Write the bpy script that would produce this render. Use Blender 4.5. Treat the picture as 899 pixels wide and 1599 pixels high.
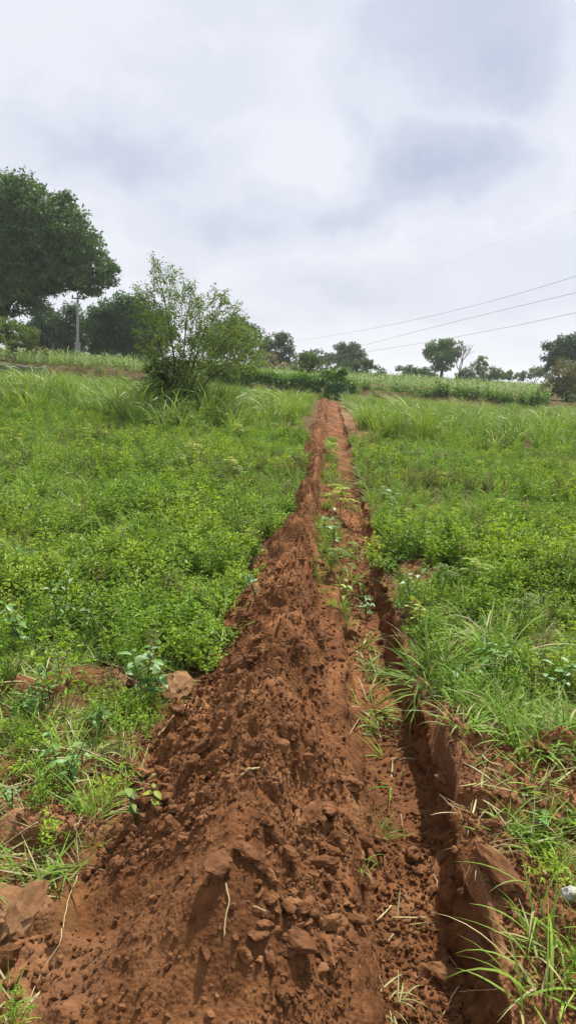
import bpy, math, random
import numpy as np
from mathutils import Matrix, Vector, Euler

for o in list(bpy.data.objects):
    bpy.data.objects.remove(o)
scene = bpy.context.scene
COL = scene.collection
R = math.radians

# ------------------------------------------------------------------ camera
FPX = 1155.0                       # focal length in photo pixels (899 x 1599)
PITCH, ROLL, EYE = R(11.0), R(3.5), 1.6
cam_d = bpy.data.cameras.new('camera')
cam_d.sensor_fit = 'VERTICAL'
cam_d.sensor_height = 36.0
cam_d.lens = 36.0 * FPX / 1599.0
cam_d.clip_start = 0.05
cam_d.clip_end = 8000
cam = bpy.data.objects.new('camera', cam_d)
COL.objects.link(cam)
CAM_M = Matrix.Rotation(math.pi / 2 - PITCH, 3, 'X') @ Matrix.Rotation(ROLL, 3, 'Z')
cam.matrix_world = Matrix.Translation((0, 0, EYE)) @ CAM_M.to_4x4()
scene.camera = cam
CM = np.array(CAM_M)

# ------------------------------------------------------------------ exposure
vs = scene.view_settings
vs.view_transform = 'Standard'
vs.look = 'None'
vs.exposure = 0.6
vs.gamma = 1.0
vs.use_curve_mapping = False

# ------------------------------------------------------------------ sun
SUN_EL, SUN_AZ = R(58), R(22)      # azimuth measured from +Y towards +X
sun_vec = Vector((math.sin(SUN_AZ) * math.cos(SUN_EL), math.cos(SUN_AZ) * math.cos(SUN_EL), math.sin(SUN_EL)))
sd = bpy.data.lights.new('sun', 'SUN')
sd.energy = 4.9
sd.angle = R(1.6)
sd.color = (1.0, 0.95, 0.87)
sun = bpy.data.objects.new('sun', sd)
sun.rotation_euler = (-sun_vec).to_track_quat('-Z', 'Y').to_euler()
sun.location = (20, 20, 40)
COL.objects.link(sun)


def ray(px, py):
    v = np.array([(px - 449.5) / FPX, (799.5 - py) / FPX, -1.0])
    return CM @ v


def at(px, py, Y):
    d = ray(px, py)
    t = Y / d[1]
    return np.array([d[0] * t, Y, EYE + d[2] * t])


def ground(px, py, z=0.0):
    d = ray(px, py)
    t = (z - EYE) / d[2]
    return np.array([d[0] * t, d[1] * t, z])


# ------------------------------------------------------------------ sky
world = bpy.data.worlds.new('World')
scene.world = world
world.use_nodes = True
NT = world.node_tree
NT.nodes.clear()


def N(nt, kind, **kw):
    n = nt.nodes.new(kind)
    for k, v in kw.items():
        if k.startswith('i_'):
            key = k[2:]
            key = int(key) if key.isdigit() else key.replace('_', ' ')
            n.inputs[key].default_value = v
        else:
            setattr(n, k, v)
    return n


def L(nt, a, b):
    nt.links.new(a, b)


def math_n(nt, op, a, b=None, c=None, clamp=False):
    n = nt.nodes.new('ShaderNodeMath')
    n.operation = op
    n.use_clamp = clamp
    for i, v in enumerate((a, b, c)):
        if v is None:
            continue
        if isinstance(v, (int, float)):
            n.inputs[i].default_value = v
        else:
            nt.links.new(v, n.inputs[i])
    return n.outputs[0]


def mixc(nt, fac, a, b, blend='MIX'):
    n = nt.nodes.new('ShaderNodeMix')
    n.data_type = 'RGBA'
    n.blend_type = blend
    for s, v in ((n.inputs['Factor'], fac), (n.inputs[6], a), (n.inputs[7], b)):
        if isinstance(v, (int, float)):
            s.default_value = v
        elif isinstance(v, (tuple, list)):
            s.default_value = tuple(v) + (1.0,) if len(v) == 3 else tuple(v)
        else:
            nt.links.new(v, s)
    return n.outputs[2]


def ramp(nt, fac, stops, interp='LINEAR'):
    n = nt.nodes.new('ShaderNodeValToRGB')
    n.color_ramp.interpolation = interp
    el = n.color_ramp.elements
    el[0].position, el[0].color = stops[0][0], tuple(stops[0][1]) + (1,)
    el[1].position, el[1].color = stops[-1][0], tuple(stops[-1][1]) + (1,)
    for p, c in stops[1:-1]:
        e = el.new(p)
        e.color = tuple(c) + (1,)
    nt.links.new(fac, n.inputs[0])
    return n.outputs[0]


sky_t = N(NT, 'ShaderNodeTexSky')
sky_t.sky_type = 'NISHITA'
sky_t.sun_disc = False
sky_t.sun_elevation = SUN_EL
sky_t.sun_rotation = SUN_AZ
sky_t.dust_density = 3.0
tc = N(NT, 'ShaderNodeTexCoord')
dirv = tc.outputs['Generated']
sep = N(NT, 'ShaderNodeSeparateXYZ')
L(NT, dirv, sep.inputs[0])
den = math_n(NT, 'ADD', math_n(NT, 'MAXIMUM', sep.outputs[2], 0.0), 0.22)
cx = math_n(NT, 'DIVIDE', sep.outputs[0], den)
cy = math_n(NT, 'DIVIDE', sep.outputs[1], den)
comb = N(NT, 'ShaderNodeCombineXYZ')
L(NT, cx, comb.inputs[0])
L(NT, cy, comb.inputs[1])
n1 = N(NT, 'ShaderNodeTexNoise', i_Scale=0.9, i_Detail=6.0, i_Roughness=0.5, i_Distortion=0.3)
L(NT, comb.outputs[0], n1.inputs['Vector'])
n2 = N(NT, 'ShaderNodeTexNoise', i_Scale=2.6, i_Detail=5.0, i_Roughness=0.55)
L(NT, comb.outputs[0], n2.inputs['Vector'])
# warped direction for the individual cloud shadows
nw = N(NT, 'ShaderNodeTexNoise', i_Scale=6.0, i_Detail=6.0, i_Roughness=0.6)
L(NT, dirv, nw.inputs['Vector'])
wv = N(NT, 'ShaderNodeVectorMath', operation='MULTIPLY_ADD')
L(NT, nw.outputs['Color'], wv.inputs[0])
wv.inputs[1].default_value = (0.22, 0.22, 0.22)
wv.inputs[2].default_value = (-0.11, -0.11, -0.11)
wd = N(NT, 'ShaderNodeVectorMath', operation='ADD')
L(NT, dirv, wd.inputs[0])
L(NT, wv.outputs[0], wd.inputs[1])


def blob(px, py, rx, ry, soft=1.0):
    d = ray(px, py)
    d = d / np.linalg.norm(d)
    s = N(NT, 'ShaderNodeVectorMath', operation='SUBTRACT')
    L(NT, wd.outputs[0], s.inputs[0])
    s.inputs[1].default_value = tuple(d)
    m = N(NT, 'ShaderNodeVectorMath', operation='MULTIPLY')
    L(NT, s.outputs[0], m.inputs[0])
    m.inputs[1].default_value = (FPX / rx, FPX / rx * 0.6, FPX / ry)
    ln = N(NT, 'ShaderNodeVectorMath', operation='LENGTH')
    L(NT, m.outputs[0], ln.inputs[0])
    mr = N(NT, 'ShaderNodeMapRange', interpolation_type='SMOOTHSTEP')
    mr.inputs[1].default_value = 1.6
    mr.inputs[2].default_value = 0.0
    L(NT, ln.outputs['Value'], mr.inputs[0])
    return math_n(NT, 'MULTIPLY', mr.outputs[0], soft)


dark = None
for b in [(690, 262, 135, 85, 0.88), (745, 30, 175, 120, 0.85), (170, 225, 170, 75, 0.62), (350, 335, 150, 55, 0.55),
          (540, 325, 130, 45, 0.6), (560, 205, 40, 60, 0.45), (300, 95, 140, 40, 0.3), (560, 470, 220, 50, 0.4),
          (800, 430, 160, 60, 0.35), (440, -40, 120, 60, 0.4)]:
    v = blob(*b)
    dark = v if dark is None else math_n(NT, 'MAXIMUM', dark, v)
base_noise = math_n(NT, 'MULTIPLY', math_n(NT, 'SUBTRACT', n1.outputs['Fac'], 0.44), 1.9, clamp=True)
fine = math_n(NT, 'MULTIPLY', math_n(NT, 'SUBTRACT', n2.outputs['Fac'], 0.5), 0.55)
shade = math_n(NT, 'ADD', math_n(NT, 'ADD', dark, math_n(NT, 'MULTIPLY', base_noise, 0.2)), fine, clamp=True)
cloud = ramp(NT, shade, [(0.0, (5.6, 5.77, 6.25)), (0.3, (5.0, 5.22, 5.9)), (0.7, (3.9, 4.22, 5.15)), (1.0, (3.1, 3.5, 4.55))], 'EASE')
# the layer of cloud hides nearly all of the blue sky
full = mixc(NT, 0.94, sky_t.outputs[0], cloud)
bgn = N(NT, 'ShaderNodeBackground')
bgn.inputs['Strength'].default_value = 0.1
L(NT, full, bgn.inputs['Color'])
wo = N(NT, 'ShaderNodeOutputWorld')
L(NT, bgn.outputs[0], wo.inputs['Surface'])

# ------------------------------------------------------------------ helpers
rng = np.random.default_rng(7)
random.seed(7)


def tag(o, label=None, cat=None, group=None, kind=None):
    if label:
        o['label'] = label
    if cat:
        o['category'] = cat
    if group:
        o['group'] = group
    if kind:
        o['kind'] = kind
    return o


def empty(name, loc, rz=0.0, scale=1.0):
    e = bpy.data.objects.new(name, None)
    e.empty_display_size = 0.05
    e.location = tuple(float(c) for c in loc)
    e.rotation_euler = (0, 0, rz)
    e.scale = (scale, scale, scale)
    COL.objects.link(e)
    return e


def mesh_np(name, V, F, mats, mi=None, smooth=False):
    V = np.ascontiguousarray(V, dtype=np.float32)
    F = np.ascontiguousarray(F, dtype=np.int32)
    k = F.shape[1]
    me = bpy.data.meshes.new(name)
    me.vertices.add(len(V))
    me.vertices.foreach_set('co', V.ravel())
    me.loops.add(F.size)
    me.loops.foreach_set('vertex_index', F.ravel())
    me.polygons.add(len(F))
    me.polygons.foreach_set('loop_start', np.arange(0, F.size, k, dtype=np.int32))
    me.polygons.foreach_set('loop_total', np.full(len(F), k, dtype=np.int32))
    if not isinstance(mats, (list, tuple)):
        mats = [mats]
    for m in mats:
        me.materials.append(m)
    if mi is not None:
        me.polygons.foreach_set('material_index', np.ascontiguousarray(mi, dtype=np.int32))
    me.polygons.foreach_set('use_smooth', np.full(len(F), smooth, dtype=bool))
    me.update(calc_edges=True)
    return me


def add_obj(name, me, parent=None, loc=None, rot=None, scale=None):
    o = bpy.data.objects.new(name, me)
    if parent is not None:
        o.parent = parent
    if loc is not None:
        o.location = tuple(float(c) for c in loc)
    if rot is not None:
        o.rotation_euler = rot
    if scale is not None:
        o.scale = scale if isinstance(scale, (tuple, list)) else (scale,) * 3
    COL.objects.link(o)
    return o


class MB:
    """collects triangles (quads are cut in two) for one mesh"""
    def __init__(self):
        self.V, self.F, self.M, self.n = [], [], [], 0

    def add(self, V, F, m=0):
        V = np.asarray(V, float).reshape(-1, 3)
        F = np.asarray(F, int)
        if F.shape[1] == 4:
            F = np.concatenate([F[:, [0, 1, 2]], F[:, [0, 2, 3]]])
        self.V.append(V)
        self.F.append(F + self.n)
        self.M.append(np.full(len(F), m))
        self.n += len(V)
        return self

    def mesh(self, name, mats, smooth=False):
        return mesh_np(name, np.concatenate(self.V), np.concatenate(self.F), mats, np.concatenate(self.M), smooth)


def norm(a):
    return a / np.maximum(np.linalg.norm(a, axis=-1, keepdims=True), 1e-9)


def leaves(P, D, Nn, Ln, W, fold=0.25):
    """N kite leaves of two folded triangles each"""
    P, D, Nn = np.asarray(P, float), norm(np.asarray(D, float)), norm(np.asarray(Nn, float))
    n = len(P)
    Ln = np.broadcast_to(np.asarray(Ln, float), (n,))[:, None]
    W = np.broadcast_to(np.asarray(W, float), (n,))[:, None]
    S = norm(np.cross(D, Nn))
    Nn = np.cross(S, D)
    mid = P + D * Ln * 0.45 + Nn * W * fold
    V = np.stack([P, mid + S * W * 0.5, P + D * Ln - Nn * Ln * 0.12, mid - S * W * 0.5], 1).reshape(-1, 3)
    b = np.arange(n)[:, None] * 4
    F = np.concatenate([b + [[0, 1, 2]], b + [[0, 2, 3]]])
    return V, F


def blades(B, az, Ln, W, lean, curl, segs=5, twist=0.0, r=None):
    """N grass blades as tapering strips; lean/curl are angles from upright at base and added by the tip"""
    r = r or rng
    B = np.asarray(B, float)
    n = len(B)
    f = lambda a: np.broadcast_to(np.asarray(a, float), (n,))
    az, Ln, W, lean, curl = f(az), f(Ln), f(W), f(lean), f(curl)
    h = np.stack([np.cos(az), np.sin(az), 0 * az], 1)
    s0 = np.stack([-np.sin(az), np.cos(az), 0 * az], 1)
    pts = [B.copy()]
    tang = []
    for k in range(segs):
        a = lean + curl * ((k + 0.5) / segs) ** 1.4
        t = h * np.sin(a)[:, None] + np.array([0, 0, 1.0]) * np.cos(a)[:, None]
        tang.append(t)
        pts.append(pts[-1] + t * (Ln / segs)[:, None])
    prof = np.array([0.55, 0.95, 1.0, 0.85, 0.55, 0.05]) if segs == 5 else np.interp(np.linspace(0, 1, segs + 1), [0, .25, .6, 1], [.6, 1, .8, .04])
    Vs = []
    tw = f(twist)
    for k in range(segs + 1):
        t = tang[min(k, segs - 1)]
        u = norm(np.cross(t, s0))
        ang = tw * k / segs
        s = s0 * np.cos(ang)[:, None] + u * np.sin(ang)[:, None]
        w = (W * prof[k] * 0.5)[:, None]
        Vs += [pts[k] - s * w, pts[k] + s * w]
    V = np.stack(Vs, 1).reshape(-1, 3)
    m = 2 * (segs + 1)
    b = np.arange(n)[:, None] * m
    F = np.concatenate([b + [[2 * k, 2 * k + 1, 2 * k + 3, 2 * k + 2]] for k in range(segs)])
    return V, F


def tube(P, rad, sides=6, cap=True):
    P = np.asarray(P, float)
    n = len(P)
    rad = np.broadcast_to(np.asarray(rad, float), (n,))
    T = norm(np.gradient(P, axis=0))
    up = np.array([0.0, 0, 1.0])
    ref = np.where(np.abs(T @ up)[:, None] > 0.9, np.array([[1.0, 0, 0]]), up[None])
    A = norm(np.cross(T, ref))
    for i in range(1, n):
        if A[i] @ A[i - 1] < 0:
            A[i] = -A[i]
    Bv = np.cross(T, A)
    th = np.arange(sides) * 2 * math.pi / sides
    V = P[:, None] + rad[:, None, None] * (np.cos(th)[None, :, None] * A[:, None] + np.sin(th)[None, :, None] * Bv[:, None])
    V = V.reshape(-1, 3)
    i, j = np.meshgrid(np.arange(n - 1), np.arange(sides), indexing='ij')
    a = i * sides + j
    b = i * sides + (j + 1) % sides
    F = np.stack([a, b, b + sides, a + sides], -1).reshape(-1, 4)
    F = np.concatenate([F[:, [0, 1, 2]], F[:, [0, 2, 3]]])
    if cap:
        V = np.concatenate([V, P[:1], P[-1:]])
        c0, c1 = n * sides, n * sides + 1
        jj = np.arange(sides)
        F = np.concatenate([F, np.stack([jj * 0 + c0, (jj + 1) % sides, jj], 1),
                            np.stack([jj * 0 + c1, (n - 1) * sides + jj, (n - 1) * sides + (jj + 1) % sides], 1)])
    return V, F


def box(c, s, rz=0.0):
    x, y, z = np.asarray(s, float) / 2
    V = np.array([[-x, -y, -z], [x, -y, -z], [x, y, -z], [-x, y, -z], [-x, -y, z], [x, -y, z], [x, y, z], [-x, y, z]])
    ca, sa = math.cos(rz), math.sin(rz)
    V = V @ np.array([[ca, sa, 0], [-sa, ca, 0], [0, 0, 1]]) + np.asarray(c, float)
    F = np.array([[0, 3, 2, 1], [4, 5, 6, 7], [0, 1, 5, 4], [1, 2, 6, 5], [2, 3, 7, 6], [3, 0, 4, 7]])
    return V, F


def _hash(ix, iy, iz, seed):
    h = (ix.astype(np.int64) * 374761393 + iy.astype(np.int64) * 668265263 + iz.astype(np.int64) * 2147483647 + seed * 1274126177) & 0xffffffff
    h = ((h ^ (h >> 13)) * 1274126177) & 0xffffffff
    return ((h ^ (h >> 16)) & 0xffff) / 65535.0


def vn(x, y, z=None, seed=0):
    x = np.asarray(x, float)
    y = np.asarray(y, float)
    z = np.zeros_like(x) if z is None else np.asarray(z, float)
    ix, iy, iz = np.floor(x), np.floor(y), np.floor(z)
    fx, fy, fz = x - ix, y - iy, z - iz
    s = lambda t: t * t * t * (t * (t * 6 - 15) + 10)
    fx, fy, fz = s(fx), s(fy), s(fz)
    out = 0
    flat = not np.any(fz)
    for dx in (0, 1):
        wx = fx if dx else 1 - fx
        for dy in (0, 1):
            wy = fy if dy else 1 - fy
            for dz in ((0,) if flat else (0, 1)):
                wz = fz if dz else 1 - fz
                out = out + wx * wy * wz * _hash(ix + dx, iy + dy, iz + dz, seed)
    return out * 2 - 1


def fbm(x, y, z=None, octs=4, seed=0, gain=0.5):
    v, a, f = 0, 1.0, 1.0
    for k in range(octs):
        v = v + a * vn(np.asarray(x) * f, np.asarray(y) * f, None if z is None else np.asarray(z) * f, seed + 17 * k)
        a *= gain
        f *= 2.03
    return v


def sst(a, b, x):
    t = np.clip((np.asarray(x, float) - a) / (b - a), 0, 1)
    return t * t * (3 - 2 * t)


# ------------------------------------------------------------------ materials
def new_mat(name):
    m = bpy.data.materials.new(name)
    m.use_nodes = True
    m.node_tree.nodes.clear()
    return m, m.node_tree


def leaf_mat(name, ca, cb, cc=None, trans=0.35, patch=0.35, rough=0.55, spec=0.35):
    """foliage: colour varies leaf by leaf, plant by plant and slowly over the field"""
    m, nt = new_mat(name)
    geo = N(nt, 'ShaderNodeNewGeometry')
    oi = N(nt, 'ShaderNodeObjectInfo')
    c = mixc(nt, geo.outputs['Random Per Island'], ca, cb)
    nz = N(nt, 'ShaderNodeTexNoise', i_Scale=patch, i_Detail=3.0)
    L(nt, geo.outputs['Position'], nz.inputs['Vector'])
    if cc:
        f = math_n(nt, 'MULTIPLY', math_n(nt, 'SUBTRACT', math_n(nt, 'ADD', nz.outputs['Fac'], math_n(nt, 'MULTIPLY', oi.outputs['Random'], 0.35)), 0.5), 2.2, clamp=True)
        c = mixc(nt, f, c, cc)
    hs = N(nt, 'ShaderNodeHueSaturation')
    L(nt, c, hs.inputs['Color'])
    L(nt, math_n(nt, 'ADD', math_n(nt, 'MULTIPLY', oi.outputs['Random'], 0.6), 0.7), hs.inputs['Value'])
    p = N(nt, 'ShaderNodeBsdfPrincipled')
    p.inputs['Roughness'].default_value = rough
    p.inputs['Specular IOR Level'].default_value = spec
    L(nt, hs.outputs[0], p.inputs['Base Color'])
    t = N(nt, 'ShaderNodeBsdfTranslucent')
    tcol = mixc(nt, 0.5, hs.outputs[0], (1.0, 1.0, 0.35), 'MULTIPLY')
    L(nt, tcol, t.inputs['Color'])
    mx = N(nt, 'ShaderNodeMixShader')
    mx.inputs[0].default_value = trans
    L(nt, p.outputs[0], mx.inputs[1])
    L(nt, t.outputs[0], mx.inputs[2])
    out = N(nt, 'ShaderNodeOutputMaterial')
    L(nt, mx.outputs[0], out.inputs['Surface'])
    return m


def rough_mat(name, cols, scale=8.0, rough=0.9, bump=0.4, bscale=40.0, bdist=0.01, coord='Object', per_obj=0.0):
    m, nt = new_mat(name)
    tcn = N(nt, 'ShaderNodeTexCoord')
    src = tcn.outputs['Object']
    if coord == 'World':
        src = N(nt, 'ShaderNodeNewGeometry').outputs['Position']
    nz = N(nt, 'ShaderNodeTexNoise', i_Scale=scale, i_Detail=6.0, i_Roughness=0.6)
    L(nt, src, nz.inputs['Vector'])
    c = ramp(nt, nz.outputs['Fac'], [(0.3 + 0.4 * i / max(1, len(cols) - 1), col) for i, col in enumerate(cols)])
    if per_obj:
        oi = N(nt, 'ShaderNodeObjectInfo')
        hs = N(nt, 'ShaderNodeHueSaturation')
        L(nt, c, hs.inputs['Color'])
        L(nt, math_n(nt, 'ADD', math_n(nt, 'MULTIPLY', oi.outputs['Random'], per_obj), 1 - per_obj / 2), hs.inputs['Value'])
        c = hs.outputs[0]
    p = N(nt, 'ShaderNodeBsdfPrincipled')
    p.inputs['Roughness'].default_value = rough
    p.inputs['Specular IOR Level'].default_value = 0.15
    L(nt, c, p.inputs['Base Color'])
    nb = N(nt, 'ShaderNodeTexNoise', i_Scale=bscale, i_Detail=8.0, i_Roughness=0.65)
    L(nt, src, nb.inputs['Vector'])
    bp = N(nt, 'ShaderNodeBump')
    bp.inputs['Strength'].default_value = bump
    bp.inputs['Distance'].default_value = bdist
    L(nt, nb.outputs['Fac'], bp.inputs['Height'])
    L(nt, bp.outputs[0], p.inputs['Normal'])
    out = N(nt, 'ShaderNodeOutputMaterial')
    L(nt, p.outputs[0], out.inputs['Surface'])
    return m


def soil_mat(name, use_litter):
    m, nt = new_mat(name)
    pos = N(nt, 'ShaderNodeNewGeometry').outputs['Position']
    a = N(nt, 'ShaderNodeTexNoise', i_Scale=2.2, i_Detail=5.0, i_Roughness=0.6)
    L(nt, pos, a.inputs['Vector'])
    b = N(nt, 'ShaderNodeTexNoise', i_Scale=28.0, i_Detail=6.0, i_Roughness=0.7)
    L(nt, pos, b.inputs['Vector'])
    f = math_n(nt, 'ADD', math_n(nt, 'MULTIPLY', a.outputs['Fac'], 0.6), math_n(nt, 'MULTIPLY', b.outputs['Fac'], 0.4))
    c = ramp(nt, f, [(0.34, (0.058, 0.023, 0.0085)), (0.46, (0.112, 0.046, 0.0175)), (0.55, (0.17, 0.074, 0.029)), (0.66, (0.275, 0.142, 0.063))])
    big = N(nt, 'ShaderNodeTexNoise', i_Scale=1.3, i_Detail=4.0, i_Roughness=0.55)
    L(nt, pos, big.inputs['Vector'])
    hv = N(nt, 'ShaderNodeHueSaturation')
    L(nt, c, hv.inputs['Color'])
    L(nt, math_n(nt, 'ADD', math_n(nt, 'MULTIPLY', big.outputs['Fac'], 1.5), 0.27), hv.inputs['Value'])
    c = hv.outputs[0]
    # dry crust on undisturbed ground, damp fresh soil in the trench
    at_ = N(nt, 'ShaderNodeAttribute', attribute_name='wear')
    sp = N(nt, 'ShaderNodeSeparateColor')
    L(nt, at_.outputs['Color'], sp.inputs[0])
    dry = mixc(nt, b.outputs['Fac'], (0.18, 0.088, 0.043), (0.29, 0.16, 0.085))
    c = mixc(nt, math_n(nt, 'MULTIPLY', sp.outputs[0], 0.75), c, dry)
    c = mixc(nt, math_n(nt, 'MULTIPLY', sp.outputs[1], 0.3), c, (0.09, 0.038, 0.017))
    if use_litter:
        lit = mixc(nt, b.outputs['Fac'], (0.045, 0.040, 0.014), (0.10, 0.082, 0.034))
        c = mixc(nt, math_n(nt, 'MULTIPLY', sp.outputs[2], 0.8), c, lit)
    p = N(nt, 'ShaderNodeBsdfPrincipled')
    p.inputs['Roughness'].default_value = 0.95
    p.inputs['Specular IOR Level'].default_value = 0.1
    L(nt, c, p.inputs['Base Color'])
    v = N(nt, 'ShaderNodeTexVoronoi', i_Scale=75.0)
    L(nt, pos, v.inputs['Vector'])
    hb = math_n(nt, 'ADD', math_n(nt, 'MULTIPLY', v.outputs['Distance'], -0.7), b.outputs['Fac'])
    bp = N(nt, 'ShaderNodeBump')
    bp.inputs['Strength'].default_value = 0.55
    bp.inputs['Distance'].default_value = 0.012
    L(nt, hb, bp.inputs['Height'])
    L(nt, bp.outputs[0], p.inputs['Normal'])
    out = N(nt, 'ShaderNodeOutputMaterial')
    L(nt, p.outputs[0], out.inputs['Surface'])
    return m


M_soil = soil_mat('red_soil', False)
M_field = soil_mat('field_soil', True)
M_clod = rough_mat('clod_soil', [(0.076, 0.032, 0.012), (0.14, 0.060, 0.024), (0.225, 0.110, 0.048)], scale=14, bump=0.7, bscale=90, bdist=0.008, coord='World', per_obj=0.35)
M_crust = rough_mat('crust_soil', [(0.14, 0.068, 0.029), (0.205, 0.108, 0.05), (0.27, 0.155, 0.078)], scale=10, bump=0.5, bscale=60, coord='World')
M_stone = rough_mat('pale_stone', [(0.33, 0.32, 0.30), (0.5, 0.49, 0.46)], scale=20, bump=0.3)
M_bark = rough_mat('bark', [(0.05, 0.037, 0.026), (0.12, 0.09, 0.065)], scale=5, bump=0.7, bscale=18, bdist=0.03)
M_greybark = rough_mat('grey_bark', [(0.17, 0.14, 0.12), (0.28, 0.24, 0.21)], scale=5, bump=0.5, bscale=18, bdist=0.03)
M_stem = rough_mat('green_stem', [(0.07, 0.11, 0.03), (0.13, 0.16, 0.05)], scale=30, bump=0.1)
M_straw = rough_mat('dry_straw', [(0.33, 0.25, 0.12), (0.48, 0.39, 0.21)], scale=25, bump=0.1, per_obj=0.4)
M_root = rough_mat('root', [(0.30, 0.2, 0.11), (0.45, 0.33, 0.2)], scale=25, bump=0.1)
M_concrete = rough_mat('concrete', [(0.22, 0.225, 0.22), (0.36, 0.36, 0.35)], scale=6, bump=0.2)
M_iron = rough_mat('dark_iron', [(0.05, 0.05, 0.055), (0.09, 0.085, 0.08)], scale=20, bump=0.1, rough=0.6)
M_porcelain = rough_mat('porcelain', [(0.2, 0.12, 0.09), (0.28, 0.17, 0.12)], scale=6, bump=0.0, rough=0.3)
M_wire = rough_mat('wire_metal', [(0.3, 0.3, 0.31), (0.38, 0.38, 0.39)], scale=1, bump=0.0, rough=0.5)
M_wall = rough_mat('mud_wall', [(0.06, 0.075, 0.04), (0.12, 0.125, 0.085), (0.19, 0.18, 0.14)], scale=1.5, bump=0.6, bscale=6, bdist=0.05)

M_weed = leaf_mat('weed_leaf', (0.113, 0.240, 0.019), (0.216, 0.383, 0.029), (0.294, 0.383, 0.027), trans=0.35, patch=0.55)
M_broad = leaf_mat('broad_leaf', (0.101, 0.221, 0.046), (0.176, 0.325, 0.063), (0.135, 0.260, 0.069), trans=0.3, patch=2.0, rough=0.45)
M_yellow = leaf_mat('yellow_leaf', (0.176, 0.275, 0.030), (0.264, 0.361, 0.040), (0.336, 0.361, 0.050), trans=0.4, patch=3.0)
M_grass = leaf_mat('grass_blade', (0.114, 0.228, 0.025), (0.235, 0.391, 0.043), (0.174, 0.288, 0.039), trans=0.3, patch=0.7, rough=0.6, spec=0.25)
M_tall = leaf_mat('tall_grass_blade', (0.070, 0.154, 0.020), (0.232, 0.371, 0.050), (0.227, 0.329, 0.040), trans=0.32, patch=0.3, rough=0.5, spec=0.35)
M_drygrass = leaf_mat('dry_grass_blade', (0.33, 0.29, 0.12), (0.48, 0.42, 0.22), (0.25, 0.27, 0.09), trans=0.25, patch=3.0)
M_brownleaf = leaf_mat('brown_weed_leaf', (0.17, 0.12, 0.04), (0.25, 0.19, 0.06), (0.14, 0.17, 0.04), trans=0.3, patch=2.0)
M_crop = leaf_mat('crop_leaf', (0.119, 0.236, 0.047), (0.237, 0.378, 0.088), (0.261, 0.366, 0.093), trans=0.35, patch=0.08)
M_tassel = leaf_mat('crop_tassel', (0.36, 0.31, 0.17), (0.48, 0.42, 0.26), None, trans=0.2)
M_neem = leaf_mat('neem_leaf', (0.030, 0.073, 0.018), (0.076, 0.157, 0.032), (0.097, 0.174, 0.038), trans=0.25, patch=0.55)
M_darktree = leaf_mat('dark_tree_leaf', (0.034, 0.094, 0.022), (0.068, 0.178, 0.034), (0.076, 0.169, 0.031), trans=0.22, patch=0.25)
M_brighttree = leaf_mat('bright_tree_leaf', (0.09, 0.16, 0.025), (0.17, 0.25, 0.035), (0.18, 0.24, 0.03), trans=0.35, patch=0.4)
M_sapling = leaf_mat('sapling_leaf', (0.144, 0.240, 0.054), (0.286, 0.407, 0.083), (0.286, 0.370, 0.076), trans=0.42, patch=0.6)
M_shrubdark = leaf_mat('dark_shrub_leaf', (0.022, 0.048, 0.016), (0.045, 0.09, 0.025), None, trans=0.2)
M_bush = leaf_mat('bush_leaf', (0.060, 0.117, 0.026), (0.120, 0.195, 0.040), (0.114, 0.169, 0.040), trans=0.28, patch=0.3)
M_olive = leaf_mat('olive_bush_leaf', (0.102, 0.131, 0.042), (0.180, 0.206, 0.066), (0.204, 0.175, 0.084), trans=0.25, patch=0.5)
M_hedge = leaf_mat('hedge_leaf', (0.088, 0.197, 0.032), (0.186, 0.338, 0.051), (0.218, 0.371, 0.051), trans=0.28, patch=0.3)

# ------------------------------------------------------------------ terrain
def track(pts):
    g = np.array([ground(*p) for p in pts])
    g = g[np.argsort(g[:, 1])]
    return g[:, 1], g[:, 0]


_ry, _rx = track([(800, 1599), (757, 1450), (690, 1200), (645, 1090), (614, 960), (584, 850), (558, 752), (542, 680), (531, 640)])
_ly, _lx = track([(40, 1599), (115, 1400), (205, 1250), (265, 1110), (325, 1010), (385, 940), (428, 850), (462, 790), (486, 710), (503, 650)])
_rfit = np.polyfit(_ry, _rx, 1)
TRENCH_END = 40.0


def xr(y):
    """x of the trench's right lip"""
    y = np.asarray(y, float)
    base = np.polyval(_rfit, y)
    res = np.interp(np.clip(y, _ry[0], 14), _ry, _rx - np.polyval(_rfit, _ry)) * (y < 16)
    return base + 0.6 * res + 0.028 * vn(y * 1.3, y * 0 + 3.3, seed=5) + 0.022 * vn(y * 4.1, y * 0, seed=6) + 0.012 * vn(y * 11.0, y * 0, seed=7)


def ul(y):
    """lateral offset of the left edge of the spoil from the lip"""
    y = np.asarray(y, float)
    e = np.interp(y, _ly, _lx) - np.polyval(_rfit, y)
    e = np.where(y > 12, -0.92, np.clip(e, -1.5, -0.85))
    return e + 0.10 * vn(y * 2.3, y * 0 + 9.1, seed=11) * np.clip(y / 3, .6, 1) + 0.05 * vn(y * 6.0, y * 0 + 1.1, seed=12)


DEPTH_Y, DEPTH_Z = [0, 4, 8, 14, 40], [0.29, 0.26, 0.16, 0.10, 0.08]
TW = 0.335                          # trench width

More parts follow.
